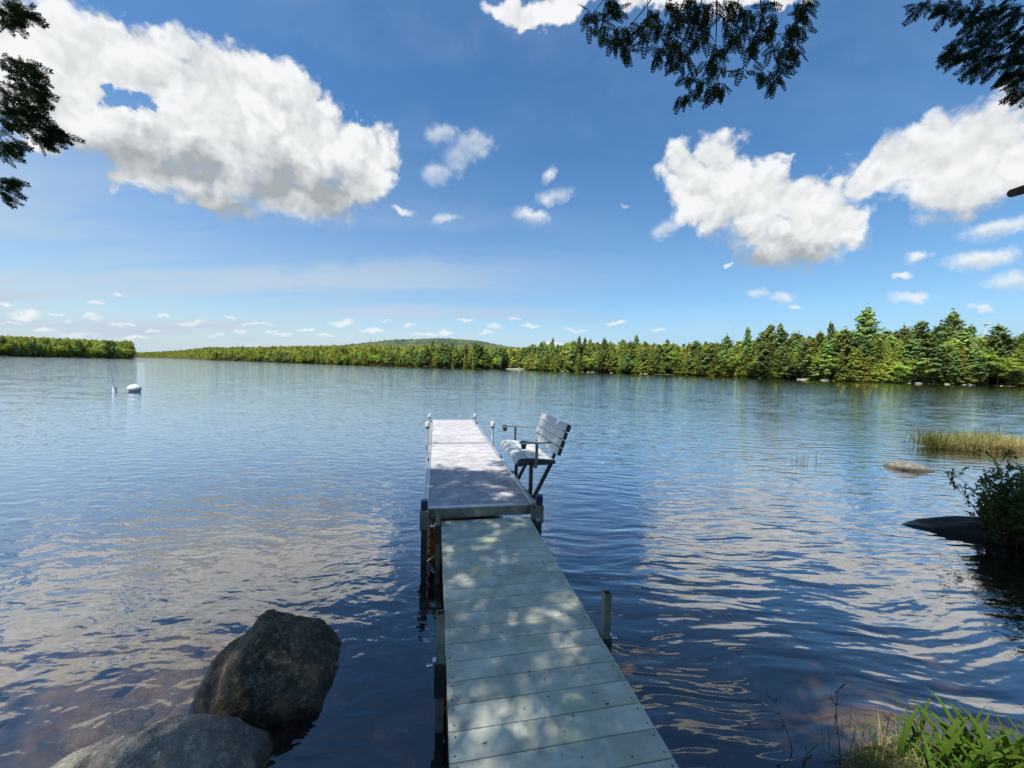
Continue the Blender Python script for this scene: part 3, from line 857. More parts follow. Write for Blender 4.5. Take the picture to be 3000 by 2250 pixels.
me = rock_mesh('boulder', 12, 'boulder', (.57, .48, .585), 5, .085, 0,
   [(Vector((.74,-.05,.66)).normalized(), .44), (Vector((-.75,-.25,.60)).normalized(), .62), (Vector((.1,-.95,.30)).normalized(), .62), (Vector((.9,.3,.1)).normalized(), .74), (Vector((-.2,.8,.5)).normalized(), .7)], worn=22)
rock('boulder', me, (-1.50, 2.48, -.02), rad(14), 'dark brown ridged boulder standing in the water left of the dock', 'boulder')
me = rock_mesh('boulder', 15, 'pale_boulder', (.66, .40, .40), 5, .09, 0,
   [(Vector((.05,-.1,1)).normalized(), .62), (Vector((-.55,0,.83)).normalized(), .62), (Vector((.9,.1,.3)).normalized(), .72), (Vector((.1,.95,.3)).normalized(), .62)], worn=10)
rock('boulder', me, (-1.74, 1.78, -.02), rad(12), 'pale speckled granite boulder at the bottom edge, in front of the ridged boulder', 'boulder')
p = gp(2682, 1378)
me = rock_mesh('lake_rock', 21, 'lake_rock', (.44, .30, .27), 4, .2, 4, [(Vector((.5,0,.87)), .50)])
rock('lake_rock', me, (p[0], p[1]+.15, -.03), rad(-12), 'sunlit grey rock breaking the surface before the grass islet', 'rock')
p = gp(2790, 1600)
me = rock_mesh('ledge_rock', 23, 'dark_rock', (.95, .34, .24), 4, .17, 2, [(Vector((0,-.2,.98)).normalized(), .5), (Vector((-.72,-.55,.4)).normalized(), .62)])
rock('ledge_rock', me, (p[0]+.72, p[1]+.40, -.01), rad(-14), 'dark wedge-shaped ledge rock under the leafy bush', 'rock', None, (0, rad(-9)))

def shore_stones():
    r = random.Random(8)
    meshes = [rock_mesh('shore_rock', 30+i, 'far_rock', (1.2, .8, .38), 2, .22, 5) for i in range(4)]
    spots = [(1565,1),(1622,.9),(1650,1.5),(1664,1.1),(1705,.8),(1722,1.0),(1735,1.2),(1745,.9),(1790,1.0),(1822,.7),(1862,.8),(1890,1.5),(2010,.7),(2110,.7),(2228,.8),(2340,1.1),(2352,1.4),(2410,.9),(2418,1.4),(2588,.8),
             (2662,.6),(2690,1.35),(2772,.8),(2778,.6),(2822,.8),(2840,1.3),(2850,.8),(2933,.5)]
    for px, s in spots:
        D = far_shore((px-1500)/FPX)-.6; x = (px-1500)/FPX*D
        rock('shore_rock', meshes[r.randrange(4)], (x, D, .05), r.uniform(0, 6), 'small pale boulder at the foot of the right shore trees', 'rock', 'pale boulders along the right shore', scale=s)
    me = rock_mesh('beach_ledge', 41, 'far_rock', (9, 4, .9), 3, .12, 3)
    D = far_shore((1512-1500)/FPX)+1.0
    rock('beach_ledge', me, ((1512-1500)/FPX*D, D, .2), 0, 'pale flat beach ledge in the clearing on the far shore', 'rock')
shore_stones()
def bed_stones():
    r = random.Random(17)
    meshes = [rock_mesh('submerged_stone', 50+i, 'bed_stone', (1, .75, .45), 3, .12, 5) for i in range(5)]
    n = 0
    while n < 76:
        if n < 54: x, y, s = r.uniform(-4.2, -2.0), r.uniform(2.0, 3.6), r.uniform(.10, .34)
        elif n < 60: x, y, s = r.uniform(-1.0, -.45), r.uniform(2.0, 3.4), r.uniform(.08, .2)
        else: x, y, s = r.uniform(1.0, 4.6), r.uniform(2.3, 7.5), r.uniform(.10, .30)
        z = th(x, y)
        if z+.3*s > -.06: n += 1; continue
        rock('submerged_stone', meshes[r.randrange(5)], (x, y, z+.16*s), r.uniform(0, 6), 'brown stone lying under water %s the dock' % ('left of' if x < 0 else 'right of'), 'stone',
             'submerged stones %s of the dock' % ('left' if x < 0 else 'right'), scale=s)
        n += 1
bed_stones()

# ------------------------------------------------------------------ dock
DANG = rad(11.3)
DO = np.array([-.312, 4.25])
RV = np.array([math.cos(DANG), math.sin(DANG)]); AV = np.array([-math.sin(DANG), math.cos(DANG)])
def dw(r_, a_): return DO+RV*r_+AV*a_
def bedz(r_, a_): q = dw(r_, a_); return th(q[0], q[1])
SEC = 3.66
def ribbed_plank(w, d, t, ribs):
    """board lying along x, width d along y, top grooved"""
    prof = []
    n = ribs
    for k in range(n):
        y0 = -d/2+d*k/n; y1 = -d/2+d*(k+1)/n; g = (y1-y0)*.20
        prof += [(y0+g*.5, -.0022), (y0+g, 0), (y1-g, 0), (y1-g*.5, -.0022)]
    prof = [(-d/2, -t), (-d/2, -.003)]+prof+[(d/2, -.003), (d/2, -t)]
    n = len(prof)
    b = MB()
    vs = [(-w/2, y, z) for y, z in prof]+[(w/2, y, z) for y, z in prof]
    fs = [(k, (k+1) % n, n+(k+1) % n, n+k) for k in range(n)]+[tuple(range(n-1, -1, -1)), tuple(range(n, 2*n))]
    b._add(vs, fs)
    return b.mesh('plank', 'deck_plank')
def post_round(parent, r_, a_, top, zoff, cap='white_plastic', rad_=.027):
    z0 = bedz(r_, a_+zoff)-.05
    b = MB(); b.tube([(r_, a_, z0-BASE), (r_, a_, top)], rad_, 12)
    po = b.build('post', 'aluminium', parent, True)
    c = MB(); c.lathe((r_, a_, top-.055), [(0, -.0), (.041, 0), (.042, .004), (.042, .088), (.040, .094), (0, .095)], 16)
    c.build('cap', cap, po, True)
    k = MB(); k.lathe((r_, a_, top-.095), [(.029, 0), (.036, .003), (.036, .038), (.029, .040)], 14); k.build('collar', 'dark_metal', po, True)
    br = MB(); br.box((r_, a_, -.045), (.075, .085, .10)); br.build('bracket', 'aluminium', po, False, .004)
    return po
BASE = .58
def cleat(parent, r_, a_):
    b = MB(); b.box((r_, a_, .012), (.03, .05, .024)); b.tube([(r_, a_-.075, .036), (r_, a_-.05, .034), (r_, a_+.05, .034), (r_, a_+.075, .036)], [.007, .011, .011, .007], 8)
    b.build('cleat', 'black_plastic', parent, True)
def dock_section(idx, label):
    e = empty('dock_section', (DO[0], DO[1], BASE), (rad(-.4), 0, DANG))
    tag(e, label, 'dock', 'dock sections')
    a0 = idx*(SEC+.012)
    hw = .64; npl = 25; inner = SEC-.10; pitch = inner/npl
    me = ribbed_plank(2*hw-.13, pitch-.004, .028, 7)
    for k in range(npl): inst('plank', me, e, (0, a0+.05+pitch*(k+.5), 0))
    for s in (-1, 1):
        b = MB(); b.prism([(s*(hw-.062), -.13), (s*(hw-.062), .004), (s*(hw-.05), .010), (s*(hw-.030), .010), (s*(hw-.027), .002), (s*(hw-.022), .002), (s*(hw-.018), .010), (s*hw, .010), (s*hw, -.15), (s*(hw-.02), -.15)], a0, a0+SEC)
        b.build('side_rail', 'aluminium', e, False)
    for y0 in (a0+.001, a0+SEC-.045):
        b = MB(); b.box((0, y0+.024, -.068), (2*hw-.128, .038, .105)); eb = b.build('end_beam', 'weathered_metal', e, False, .003)
        t = MB(); t.box((0, y0+.022, -.0045), (2*hw-.128, .048, .021)); t.build('lip', 'aluminium', eb, False, .004)
    for k in range(1, 4):
        b = MB(); b.box((0, a0+SEC*k/4, -.075), (2*hw-.128, .04, .07)); b.build('cross_beam', 'dark_metal', e)
    return e
d1 = dock_section(0, 'near section of the floating-look pale deck, with the grey bench beside it')
d1['label'] = 'pale grey dock section with grooved boards beside the bench'
d2 = dock_section(1, 'outermost pale grey dock section ending in open water')
def leg_square(parent, r_, a_, top, cap=None, w=.075, sleeve=True):
    z0 = bedz(r_, a_)-.05
    b = MB()
    if cap: b.box((r_, a_, (top+z0-BASE)/2), (w, w, top-(z0-BASE)))
    po = b.build('leg', 'dark_metal', parent, False, .004)
    c = MB(); c.box((r_, a_, top+.028), (w+.012, w+.012, .085)); c.build('cap', cap, po, False, .008)
    if sleeve:
        s = MB(); s.box((r_, a_, -.09), (w+.03, w+.03, .20)); s.build('sleeve', 'weathered_metal', po, False, .004)
    return po
leg_square(d1, -.618, -.062, .050, 'blue_plastic', .062)
leg_square(d1, .655, -.062, .050, 'blue_plastic', .062)
for s in (-1, 1):
    post_round(d2, s*.665, SEC+.02, .40, 0)
    post_round(d2, s*.665, 2*SEC-.03, .135, 0)
cleat(d1, -.618, 2.20); cleat(d1, .618, 2.30); cleat(d2, .618, 2*SEC-.9); cleat(d2, -.618, 2*SEC-.45)

# gangway from the bank to the dock
GA0, GA1 = -4.05, -.055          # along the dock axis
GZ0, GZ1 = .405, .455
gang = empty('gangway', (dw(.055, 0)[0], dw(.055, 0)[1], GZ1), (math.atan2(GZ1-GZ0, GA1-GA0), 0, DANG))
tag(gang, 'greyish green board gangway leading from the bank to the pale dock', 'gangway')
GW = .985
def ramp_plank():
    b = MB(); b.box((0, 0, -.0125), (GW, .1368, .025)); return b.mesh('plank', 'ramp_plank', False, .0025)
pm = ramp_plank()
sm_ = MB(); sm_.lathe((0, 0, 0), [(0, .0009), (.0042, .0009), (.0048, -.001)], 8); smesh = sm_.mesh('screw', 'screw_metal')
rp = random.Random(4)
pit = .1425; npl = int((GA1-GA0)/pit)
for k in range(npl):
    a_ = GA1-pit*(k+.5)
    o = inst('plank', pm, gang, (rp.gauss(0, .0015), a_, rp.gauss(0, .0006)), (0, 0, rp.gauss(0, .0008)))
    for sx in (-1, 1):
        for sy in (-1, 1): inst('screw', smesh, o, (sx*(GW/2-.028+rp.gauss(0, .003)), sy*.042+rp.gauss(0, .003), 0))
for s in (-1, 1):
    b = MB(); b.box((s*(GW/2-.02), (GA0+GA1)/2, -.095), (.036, GA1-GA0, .135)); b.build('side_beam', 'dark_metal', gang, False, .003)
b = MB()
for q in (-.12, -1.3, -2.6, -3.9): b.box((0, q, -.085), (GW-.08, .04, .08))
b.build('cross_beam', 'dark_metal', gang)
def gang_post(s, a_, top, w=.048):
    r_ = s*(GW/2+.034)
    z0 = bedz(r_+.055, a_)-.04-GZ1-(a_-0)*0
    b = MB(); b.hollow((r_, a_), w, .0045, z0, top)
    po = b.build('post', 'weathered_metal', gang)
    c = MB(); c.box((r_, a_, -.11), (w+.018, w+.022, .20)); c.build('socket', 'dark_metal', po, False, .003)
    e = MB(); e.box((r_+s*.032, a_, -.022), (.022, .034, .05)); e.tube([(r_+s*.03, a_-.006, -.022), (r_+s*.072, a_-.006, -.022)], .0075, 8); e.tube([(r_+s*.066, a_-.006, -.022), (r_+s*.076, a_-.006, -.022)], .013, 8)
    e.build('set_bolt', 'bolt_metal', po)
    return po
gang_post(-1, -2.02, .285); gang_post(1, -1.98, .285)
gang_post(-1, -.11, .13, .05); gang_post(1, -.10, .13, .05)
b = MB(); b.tube([(-GW/2-.06, -.10, -.36), (-GW/2-.17, .02, -.50)], .009, 8); b.build('brace', 'bolt_metal', gang)
b = MB(); b.box((-GW/2-.06, -2.62, -.34), (.15, .05, .085)); b.build('cross_timber', 'weathered_metal', gang)

# ------------------------------------------------------------------ bench
def bench():
    e = empty('bench', (DO[0], DO[1], BASE), (0, 0, DANG))
    tag(e, 'grey slatted bench with cup-holder armrests standing at the dock edge over water', 'bench')
    A0, A1 = .30, 1.51
    sz = .455                                   # seat top above the deck
    th_ = .042
    def slat(prof, nm='slat'):
        b = MB(); b.prism(prof, A0+.012, A1-.012); s = b.build(nm, 'bench_slat', e, True)
        for y0, y1 in ((A0, A0+.012), (A1-.012, A1)):
            c = MB(); c.prism(prof, y0, y1); c.build('shaded_end', 'slat_end_shade', s)  # dark plate stands in for shade on the hollow slat end
        return s
    # seat: the front slat rolls over, the others are flat and dip slightly to the back
    nose = [(.60, sz), (.60, sz-th_-.015), (.575, sz-.075), (.515, sz-.100), (.475, sz-.095)]
    nose += [(.535-.075*math.cos(rad(q)), sz-.075+.075*math.sin(rad(q))) for q in (0, 18, 36, 54, 72, 90)]
    slat(nose)
    x = .610
    for k in range(3):
        dz = -.012*(k+.0)
        slat([(x, sz+dz), (x+.108, sz+dz-.010), (x+.108, sz+dz-.010-th_), (x, sz+dz-th_-.008)]); x += .118
    # back: four slats, the top one rounded
    p0 = Vector((.975, sz+.035)); p1 = Vector((1.105, sz+.430)); d = (p1-p0).normalized(); n = Vector((-d.y, d.x))
    seg = (p1-p0).length/4
    for k in range(4):
        q0 = p0+d*seg*k; q1 = q0+d*(seg-.012)
        if k < 3: pr = [q0, q0-n*.045, q1-n*.045, q1]
        else:
            c = q1-n*.026-d*.026
            pr = [q0, q0-n*.052]+[c+(-n*math.cos(rad(w_))+d*math.sin(rad(w_)))*.028 for w_ in (0, 25, 50, 75, 100, 125, 150, 180)]
        slat([(v.x, v.y) for v in pr])
    # carrying frames
    for a_ in (.46, 1.35):
        f = MB()
        f.box((.685, a_, (sz-.08-.22)/2), (.045, .045, sz-.08+.22))
        u = Vector((.955-.69, 0, sz-.085+.16)); L = u.length; M = u.to_track_quat('Z', 'Y').to_matrix()
        f.box(((.955+.69)/2+.005, a_, (sz-.085-.16)/2), (.042, .042, L), M)
        f.build('support_frame', 'dark_metal', e, False, .004)
        g_ = MB(); g_.box((.74, a_, sz-.100), (.44, .04, .045))
        u = Vector((.17, 0, .45)); M = u.to_track_quat('Z', 'Y').to_matrix()
        g_.box((1.035, a_, sz+.13), (.036, .036, u.length), M); g_.build('back_bracket', 'dark_metal', e, False, .003)
        h = MB(); h.box((.645, a_, -.05), (.075, .085, .11)); h.build('clamp', 'dark_metal', e, False, .003)
    for a_, sg in ((A0-.035, -1), (A1+.035, 1)):
        arm = MB(); z = sz+.215; w = .036
        pr = []
        for k in range(9): q = rad(90+180*k/8); pr.append((.535+.058*math.cos(q), a_+.058*math.sin(q)))
        pr += [(.60, a_-.040), (.66, a_-.036), (.82, a_-.034)]
        for k in range(7): q = rad(-90+180*k/6); pr.append((.855+.034*math.cos(q), a_+.034*math.sin(q)))
        pr += [(.66, a_+.036), (.60, a_+.040)]
        n_ = len(pr)
        hole = [(.535+.040*math.cos(rad(90+360*k/16)), a_+.040*math.sin(rad(90+360*k/16))) for k in range(16)]
        # plate with the cup hole cut by a ring bridge
        bm = bmesh.new()
        ov = [bm.verts.new((x_, y_, z)) for x_, y_ in pr]; hv = [bm.verts.new((x_, y_, z)) for x_, y_ in hole]
        oe = [bm.edges.new((ov[i], ov[(i+1) % n_])) for i in range(n_)]; he = [bm.edges.new((hv[i], hv[(i+1) % 16])) for i in range(16)]
        bmesh.ops.triangle_fill(bm, edges=oe+he, use_beauty=True)
        r_ = bmesh.ops.extrude_face_region(bm, geom=list(bm.faces))
        bmesh.ops.translate(bm, verts=[v for v in r_['geom'] if isinstance(v, bmesh.types.BMVert)], vec=(0, 0, -.022))
        bmesh.ops.recalc_face_normals(bm, faces=bm.faces)
        me = bpy.data.meshes.new('armrest'); bm.to_mesh(me); bm.free(); me.materials.append(MATS['arm_plastic'])
        ar = inst('armrest', me, e)
        c = MB(); c.lathe((.535, a_, z-.085), [(0, 0), (.028, 0), (.030, .03), (.034, .032), (.037, .078), (.039, .088), (.036, .088), (.033, .04), (.027, .006), (0, .006)], 18)
        c.build('cup_holder', 'cup_plastic', ar, True)
        t = MB(); ps = [(.70, a_-sg*.20, sz-.10), (.70, a_-sg*.05, sz-.11), (.70, a_-sg*.012, sz-.095), (.70, a_, sz-.05), (.70, a_, z-.02)]
        t.tube(ps, .019, 10); t.build('arm_post', 'weathered_metal', ar, True)
bench()

# ------------------------------------------------------------------ buoys, turbine, masts, birds
p = gp(393, 1147)
sc_ = p[1]/FPX
b = MB(); R_ = 16.0*sc_
prof = [(R_*math.cos(t_), R_*.80*math.sin(t_)) for t_ in np.linspace(-PI/2, PI/2, 15)]
b.lathe((0, 0, R_*.52), prof, 24)
bu = b.build('mooring_buoy', 'buoy_white', None, True, 0, (p[0], p[1], 0)); bu.rotation_euler = (0, rad(8), 0)
tag(bu, 'round white mooring buoy floating on the left water', 'buoy')
b = MB(); b.lathe((0, 0, R_*.50), [(R_*1.0, 0), (R_*1.015, R_*.02), (R_*1.015, R_*.05), (R_*1.0, R_*.07)], 24); b.build('seam', 'arm_plastic', bu, True)
b = MB(); b.tube([(0, 0, R_*1.30), (0, 0, R_*1.42)], R_*.12, 10); b.build('eye_fitting', 'buoy_white', bu, True)
p = gp(336, 1146); sc_ = p[1]/FPX
sb = empty('spar_buoy', (p[0], p[1], 0), (0, rad(-3), 0)); tag(sb, 'small white can buoy with a thin upright rod', 'buoy')
b = MB(); r_ = 5.2*sc_; b.lathe((0, 0, 0), [(0, -.25), (r_*.95, -.25), (r_, 9*sc_), (r_*.9, 10*sc_), (0, 10*sc_)], 16); b.build('float', 'buoy_white', sb, True)
b = MB(); b.lathe((0, 0, 10*sc_), [(r_*.6, 0), (r_*1.02, .0), (r_*1.02, 3*sc_), (0, 3.2*sc_)], 16); b.build('lid', 'buoy_white', sb, True)
b = MB(); b.tube([(0, 0, 12*sc_), (-6.5*sc_, 0, 50*sc_)], .012, 6); b.build('rod', 'weathered_metal', sb)

def turbine():
    Y = 3200.0
    hub = at(2888, 951, Y); s = Y/FPX
    gz = -5
    e = empty('wind_turbine', (hub[0], hub[1], gz)); tag(e, 'white wind turbine rising behind the right shore treeline', 'wind turbine')
    hz = hub[2]-gz
    b = MB(); b.tube([(0, 0, 0), (0, 0, hz)], [3.2*s*.9, 2.2*s*.9], 16); b.build('tower', 'turbine_white', e, True)
    b = MB(); b.box((-1*s, 0, hz+1.2*s), (11*s, 5*s, 5.4*s)); b.build('nacelle', 'turbine_white', e, False, .8*s)
    b = MB(); b.lathe((6*s, -2.4*s, hz+1.2*s), [(0, -2*s), (2.2*s, -1.2*s), (2.4*s, 0), (1.6*s, 2*s), (0, 2.6*s)], 14, Matrix.Rotation(rad(80), 3, 'X')); b.build('hub', 'turbine_white', e, True)
    for ang in (38, 176, 278):
        d = Vector((math.cos(rad(ang)), 0, math.sin(rad(ang)))); L = 33*s if ang == 38 else 26*s
        pv = Vector((-d.z, 0, d.x)); c = Vector((6*s, -3*s, hz+1.2*s))
        bl = MB(); ws = [(0, .9), (.15, 1.5), (.4, 1.1), (.75, .6), (1, .15)]
        vs = []; fs = []
        for t_, w_ in ws:
            q = c+d*L*t_
            vs += [q+pv*w_*s*.8, q+Vector((0, -.35*s, 0))*(1.2-t_), q-pv*w_*s*.8, q+Vector((0, .35*s, 0))*(1.2-t_)]
        for i in range(4):
            for k in range(4): a_ = i*4+k; b2 = i*4+(k+1) % 4; fs.append((a_, b2, b2+4, a_+4))
        bl._add(vs, fs); bl.build('blade', 'turbine_white', e, True)
turbine()
for px, top, lab in ((1086, 987, 'taller thin radio mast on the distant hill'), (1100, 993, 'shorter thin radio mast on the distant hill')):
    Y = 2900.0; q = at(px, 1010, Y); q2 = at(px, top, Y); z0 = q[2]-25
    e = empty('radio_mast', (q[0], q[1], z0)); tag(e, lab, 'mast')
    b = MB(); b.tube([(0, 0, 0), (0, 0, q2[2]-z0)], [1.6, .9], 6); b.build('mast', 'weathered_metal', e)
    b = MB()
    for f in (.6, .75, .9): b.box((0, 0, (q2[2]-z0)*f), (3.4, 3.4, 1.2))
    b.build('antennas', 'weathered_metal', e)
def bird(px, py, Y, size, roll, label):
    p = at(px, py, Y)
    e = empty('bird', tuple(p), (rad(10), roll, rad(30))); tag(e, label, 'bird')
    b = MB(); prof = [(0, -.5), (.06, -.42), (.10, -.2), (.12, 0), (.09, .25), (.07, .38), (0, .46)]
    b.lathe((0, 0, 0), [(r_*size, z_*size) for r_, z_ in prof], 10, Matrix.Rotation(rad(-90), 3, 'X')); b.build('body', 'bird_dark', e, True)
    for s in (-1, 1):
        w = MB(); vs = [(0, .12, .02), (s*.45, .16, .16), (s*.95, -.10, .10), (s*.5, -.10, .13), (0, -.15, .02)]
        vs = [Vector(v)*size for v in vs]; vs2 = [v+Vector((0, 0, -.02*size)) for v in vs]
        w._add(vs+vs2, [(0,1,2,3,4), (9,8,7,6,5)]+[(k, (k+1) % 5, 5+(k+1) % 5, 5+k) for k in range(5)]); w.build('wing', 'bird_dark', e)
bird(2128, 879, 60, .22, .3, 'upper of two small dark birds above the right treeline')
bird(2136, 941, 70, .20, -.5, 'lower of two small dark birds above the right treeline')
bird(2867, 927, 80, .20, .8, 'small dark bird beside the wind turbine')

# ------------------------------------------------------------------ fronds of the overhanging trees
def frond_template(pairs, angle, ln, lobes, width, lobe_ang, needle):
    """flat spray along +x in the unit square: triangles as (n,3,2)"""
    T_ = []
    def kite(p, d, L, w):
        p = np.array(p); d = np.array(d); q = np.array([-d[1], d[0]])
        a, b, c, e = p, p+d*L*.55+q*w, p+d*L, p+d*L*.55-q*w
        T_.append((a, b, c)); T_.append((a, c, e))
    kite((0, 0), (1, 0), 1.0, .012)
    for i in range(pairs):
        t = .06+.90*i/pairs
        for s in (-1, 1):
            tt = t+(.02 if s > 0 else 0)
            L = ln*(1-tt)**.75*(.55+.45*min(1, tt/.25))+.05
            a = rad(angle)*s; d = (math.cos(a), math.sin(a))
            if not needle:
                kite((tt, 0), d, L, width*.55)
                for k in range(lobes):
                    u = (k+.6)/lobes*.85
                    for s2 in (-1, 1):
                        a2 = a+rad(lobe_ang)*s2
                        kite((tt+d[0]*L*u, d[1]*L*u), (math.cos(a2), math.sin(a2)), L*.34*(1.15-u)+.02, width)
            else:
                kite((tt, 0), d, L, width*.45)
                for k in range(lobes):
                    u = (k+.3)/lobes
                    for s2 in (-1, 1):
                        a2 = a+rad(lobe_ang)*s2
                        kite((tt+d[0]*L*u, d[1]*L*u), (math.cos(a2), math.sin(a2)), .075, .020)
    return np.array(T_)
CEDAR = frond_template(6, 40, .40, 2, .040, 32, False)
HEML = frond_template(5, 34, .40, 5, .040, 40, True)
CLUMP = frond_template(5, 45, .5, 1, .075, 35, False)
def place_fronds(tmpl, P, Dv, Nv, size):
    """P,Dv,Nv (n,3); size (n,) -> triangles"""
    n = len(P)
    Dv = Dv/np.linalg.norm(Dv, axis=1, keepdims=True)
    B = np.cross(Nv, Dv); B /= np.maximum(np.linalg.norm(B, axis=1, keepdims=True), 1e-6)
    Nn = np.cross(Dv, B)
    x = tmpl[None, :, :, 0, None]; y = tmpl[None, :, :, 1, None]
    s = np.asarray(size)[:, None, None, None]
    curl = -(x**2)*.18 - (y**2)*.5                                   # sprays sag at tip and edges
    V = P[:, None, None, :] + s*(x*Dv[:, None, None, :] + y*B[:, None, None, :] + curl*Nn[:, None, None, :])
    V = V.reshape(-1, 3)
    return V
def tri_mesh(name, Vs, mat):
    V = np.concatenate(Vs); F = np.arange(len(V)).reshape(-1, 3)
    return mesh_np(name, V, F, [mat])

def spray_set(anchors, Y0, tmpl, n_per, dirs, spread, size_px, g, Yj=.25):
    """anchors in photo pixels at forward distance about Y0: fronds growing from each"""
    P, D_, N_, S_ = [], [], [], []
    for (px, py) in anchors:
        for _ in range(n_per):
            Y = Y0+g.normal(0, Yj)
            p = at(px+g.normal(0, 9), py+g.normal(0, 9), Y)
            a = rad(dirs+g.normal(0, spread))
            d = CR*math.cos(a)-CU*math.sin(a)+CF*g.normal(0, .35)
            nrm = CF*g.choice([-1, 1])+CU*g.normal(0, .6)+CR*g.normal(0, .5)
            P.append(p); D_.append(d); N_.append(nrm); S_.append(size_px*g.uniform(.65, 1.25)*Y/FPX)
    return place_fronds(tmpl, np.array(P), np.array(D_), np.array(N_), np.array(S_))

# where the sun gets through to gangway and boulders (photo pixels on the boards): gaps in the crowns
GAPS = [(1535,1822,80,18),(1660,1945,60,30),(1480,1985,45,22),(1745,2030,95,34),(1370,2025,45,24),(1440,2105,80,30),
        (1850,2160,40,18)]
GAPS3 = []
def dw_(r_, a_): return DO+RV*r_+AV*a_
for px, py, rx, ry in GAPS:
    c = gp(px, py, .43); ex = gp(px+rx, py, .43); ey = gp(px, py-ry, .43)
    GAPS3.append((c, abs(ex[0]-c[0])+.03, abs(ey[1]-c[1])+.03))
GAPS3.append((np.array([-1.62, 2.22, .42]), .36, .46)); GAPS3.append((np.array([-1.80, 1.72, .25]), .48, .34))
for gx, gy, ga, gb in ((-2.7, 2.35, .8, .55), (-3.5, 2.7, .9, .6), (-2.5, 3.1, .6, .4), (-4.6, 3.2, .8, .5), (-.80, 2.50, .34, .34), (2.62, 2.15, .52, .36), (2.95, 2.25, .52, .40), (2.0, 2.7, .3, .2)):
    GAPS3.append((np.array([gx, gy, 0.1]), ga, gb))
_bq = dw_(.80, .92)
BENCH_GAP = (np.array([_bq[0], _bq[1], 1.1]), .55, .80)
def shadow_at(P, z):                                        # where a point's shadow lands on level z
    k = (P[:, 2]-z)/SUN[2]
    return P - SUN[None, :]*k[:, None]
def canopy_points(g, n, box):
    (x0, x1), (y0, y1), (z0, z1) = box
    P = np.stack([g.uniform(x0, x1, n), g.uniform(y0, y1, n), g.uniform(z0, z1, n)], 1)
    px, py, w = to_px(P)
    seen = (w > 0.05) & (px > -90) & (px < 3090) & (py > -260) & (py < 2300)
    P = P[~seen]
    Sh = shadow_at(P, .45)
    u = (Sh[:, 0]-DO[0])*AV[0]+(Sh[:, 1]-DO[1])*AV[1]       # distance out along the dock
    edge = 1.66+.16*np.sin(Sh[:, 0]*4.1+.6)+.10*np.sin(Sh[:, 0]*9.7)+.25*np.clip(Sh[:, 0]-1, 0, 3)+g.normal(0, .07, len(P))
    keep = u < edge
    for c, rx, ry in GAPS3:
        Sg = shadow_at(P, c[2])
        d = ((Sg[:, 0]-c[0])/(rx*.75+.06+.42*(rx > .5)))**2+((Sg[:, 1]-c[1])/(ry*.75+.06+.42*(rx > .5)))**2
        keep &= d > g.uniform(.45, 1.05, len(P))
    Sg = shadow_at(P, BENCH_GAP[0][2])
    d = ((Sg[:, 0]-BENCH_GAP[0][0])/BENCH_GAP[1])**2+((Sg[:, 1]-BENCH_GAP[0][1])/BENCH_GAP[2])**2
    keep &= d > g.uniform(.0, 1.0, len(P))
    return P[keep]

def overhang_tree(name, label, trunk, height, box, n, leaf, tmpl, visible, limbs, seed, lean=(0, 0)):
    g = np.random.default_rng(seed)
    tx, ty = trunk; z0 = th(tx, ty)-.1
    e = empty(name, (tx, ty, z0)); tag(e, label, 'tree')
    off = np.array([tx, ty, z0])
    b = MB()
    pts = [(lean[0]*f*f*height, lean[1]*f*f*height, f*height) for f in (0, .05, .2, .4, .6, .8, 1)]
    b.tube(pts, [.26, .20, .17, .14, .10, .06, .02], 12); b.build('trunk', 'bark', e, True)
    lb = MB()
    def tpt(f): return np.array([lean[0]*f*f*height, lean[1]*f*f*height, f*height])
    for q in limbs:
        q = [np.array(v)-off for v in q]
        f = min(.9, max(.2, (q[0][2]-.5)/height)); base = tpt(f)
        allp = [base]+q
        lb.tube([tuple(v) for v in allp], [.05]+[.05*(1-(i+1)/(len(q)+.6)) for i in range(len(q))], 7)
    for k in range(22):
        a = g.uniform(0, 2*PI); zz = g.uniform(box[2][0], min(box[2][1], height))
        tgt = np.array([g.uniform(*box[0]), g.uniform(*box[1]), zz+.3])
        X, Yy, w = to_px(tgt[None, :])
        if w[0] > 0 and -200 < X[0] < 3200 and Yy[0] > -250: continue
        f = min(.92, (zz-1.0)/height); lb.tube([tuple(tpt(f)), tuple((tpt(f)+tgt-off)/2+np.array([0, 0, .25])), tuple(tgt-off)], [.045, .03, .008], 6)
    lb.build('limbs', 'bark', e, True)
    P = canopy_points(g, n, box)
    m = len(P)
    d = g.normal(0, 1, (m, 3)); d[:, 2] = d[:, 2]*.25-.25
    nn = g.normal(0, .35, (m, 3)); nn[:, 2] += 1
    Vs = [place_fronds(CLUMP, P, d, nn, g.uniform(.30, .55, m))-off]
    tri = tri_mesh('crown', Vs, leaf)
    inst('crown', tri, e)
    if visible is not None:
        inst('bough', tri_mesh('bough', [v-off for v in visible[0]], leaf), e)
        tw = MB()
        for pl, r0 in visible[1]:
            pl = [tuple(np.array(v)-off) for v in pl]
            tw.tube(pl, [r0*(1-.75*i/(len(pl)-1)) for i in range(len(pl))], 5)
        tw.build('twig', 'twig', e, True)
    return e

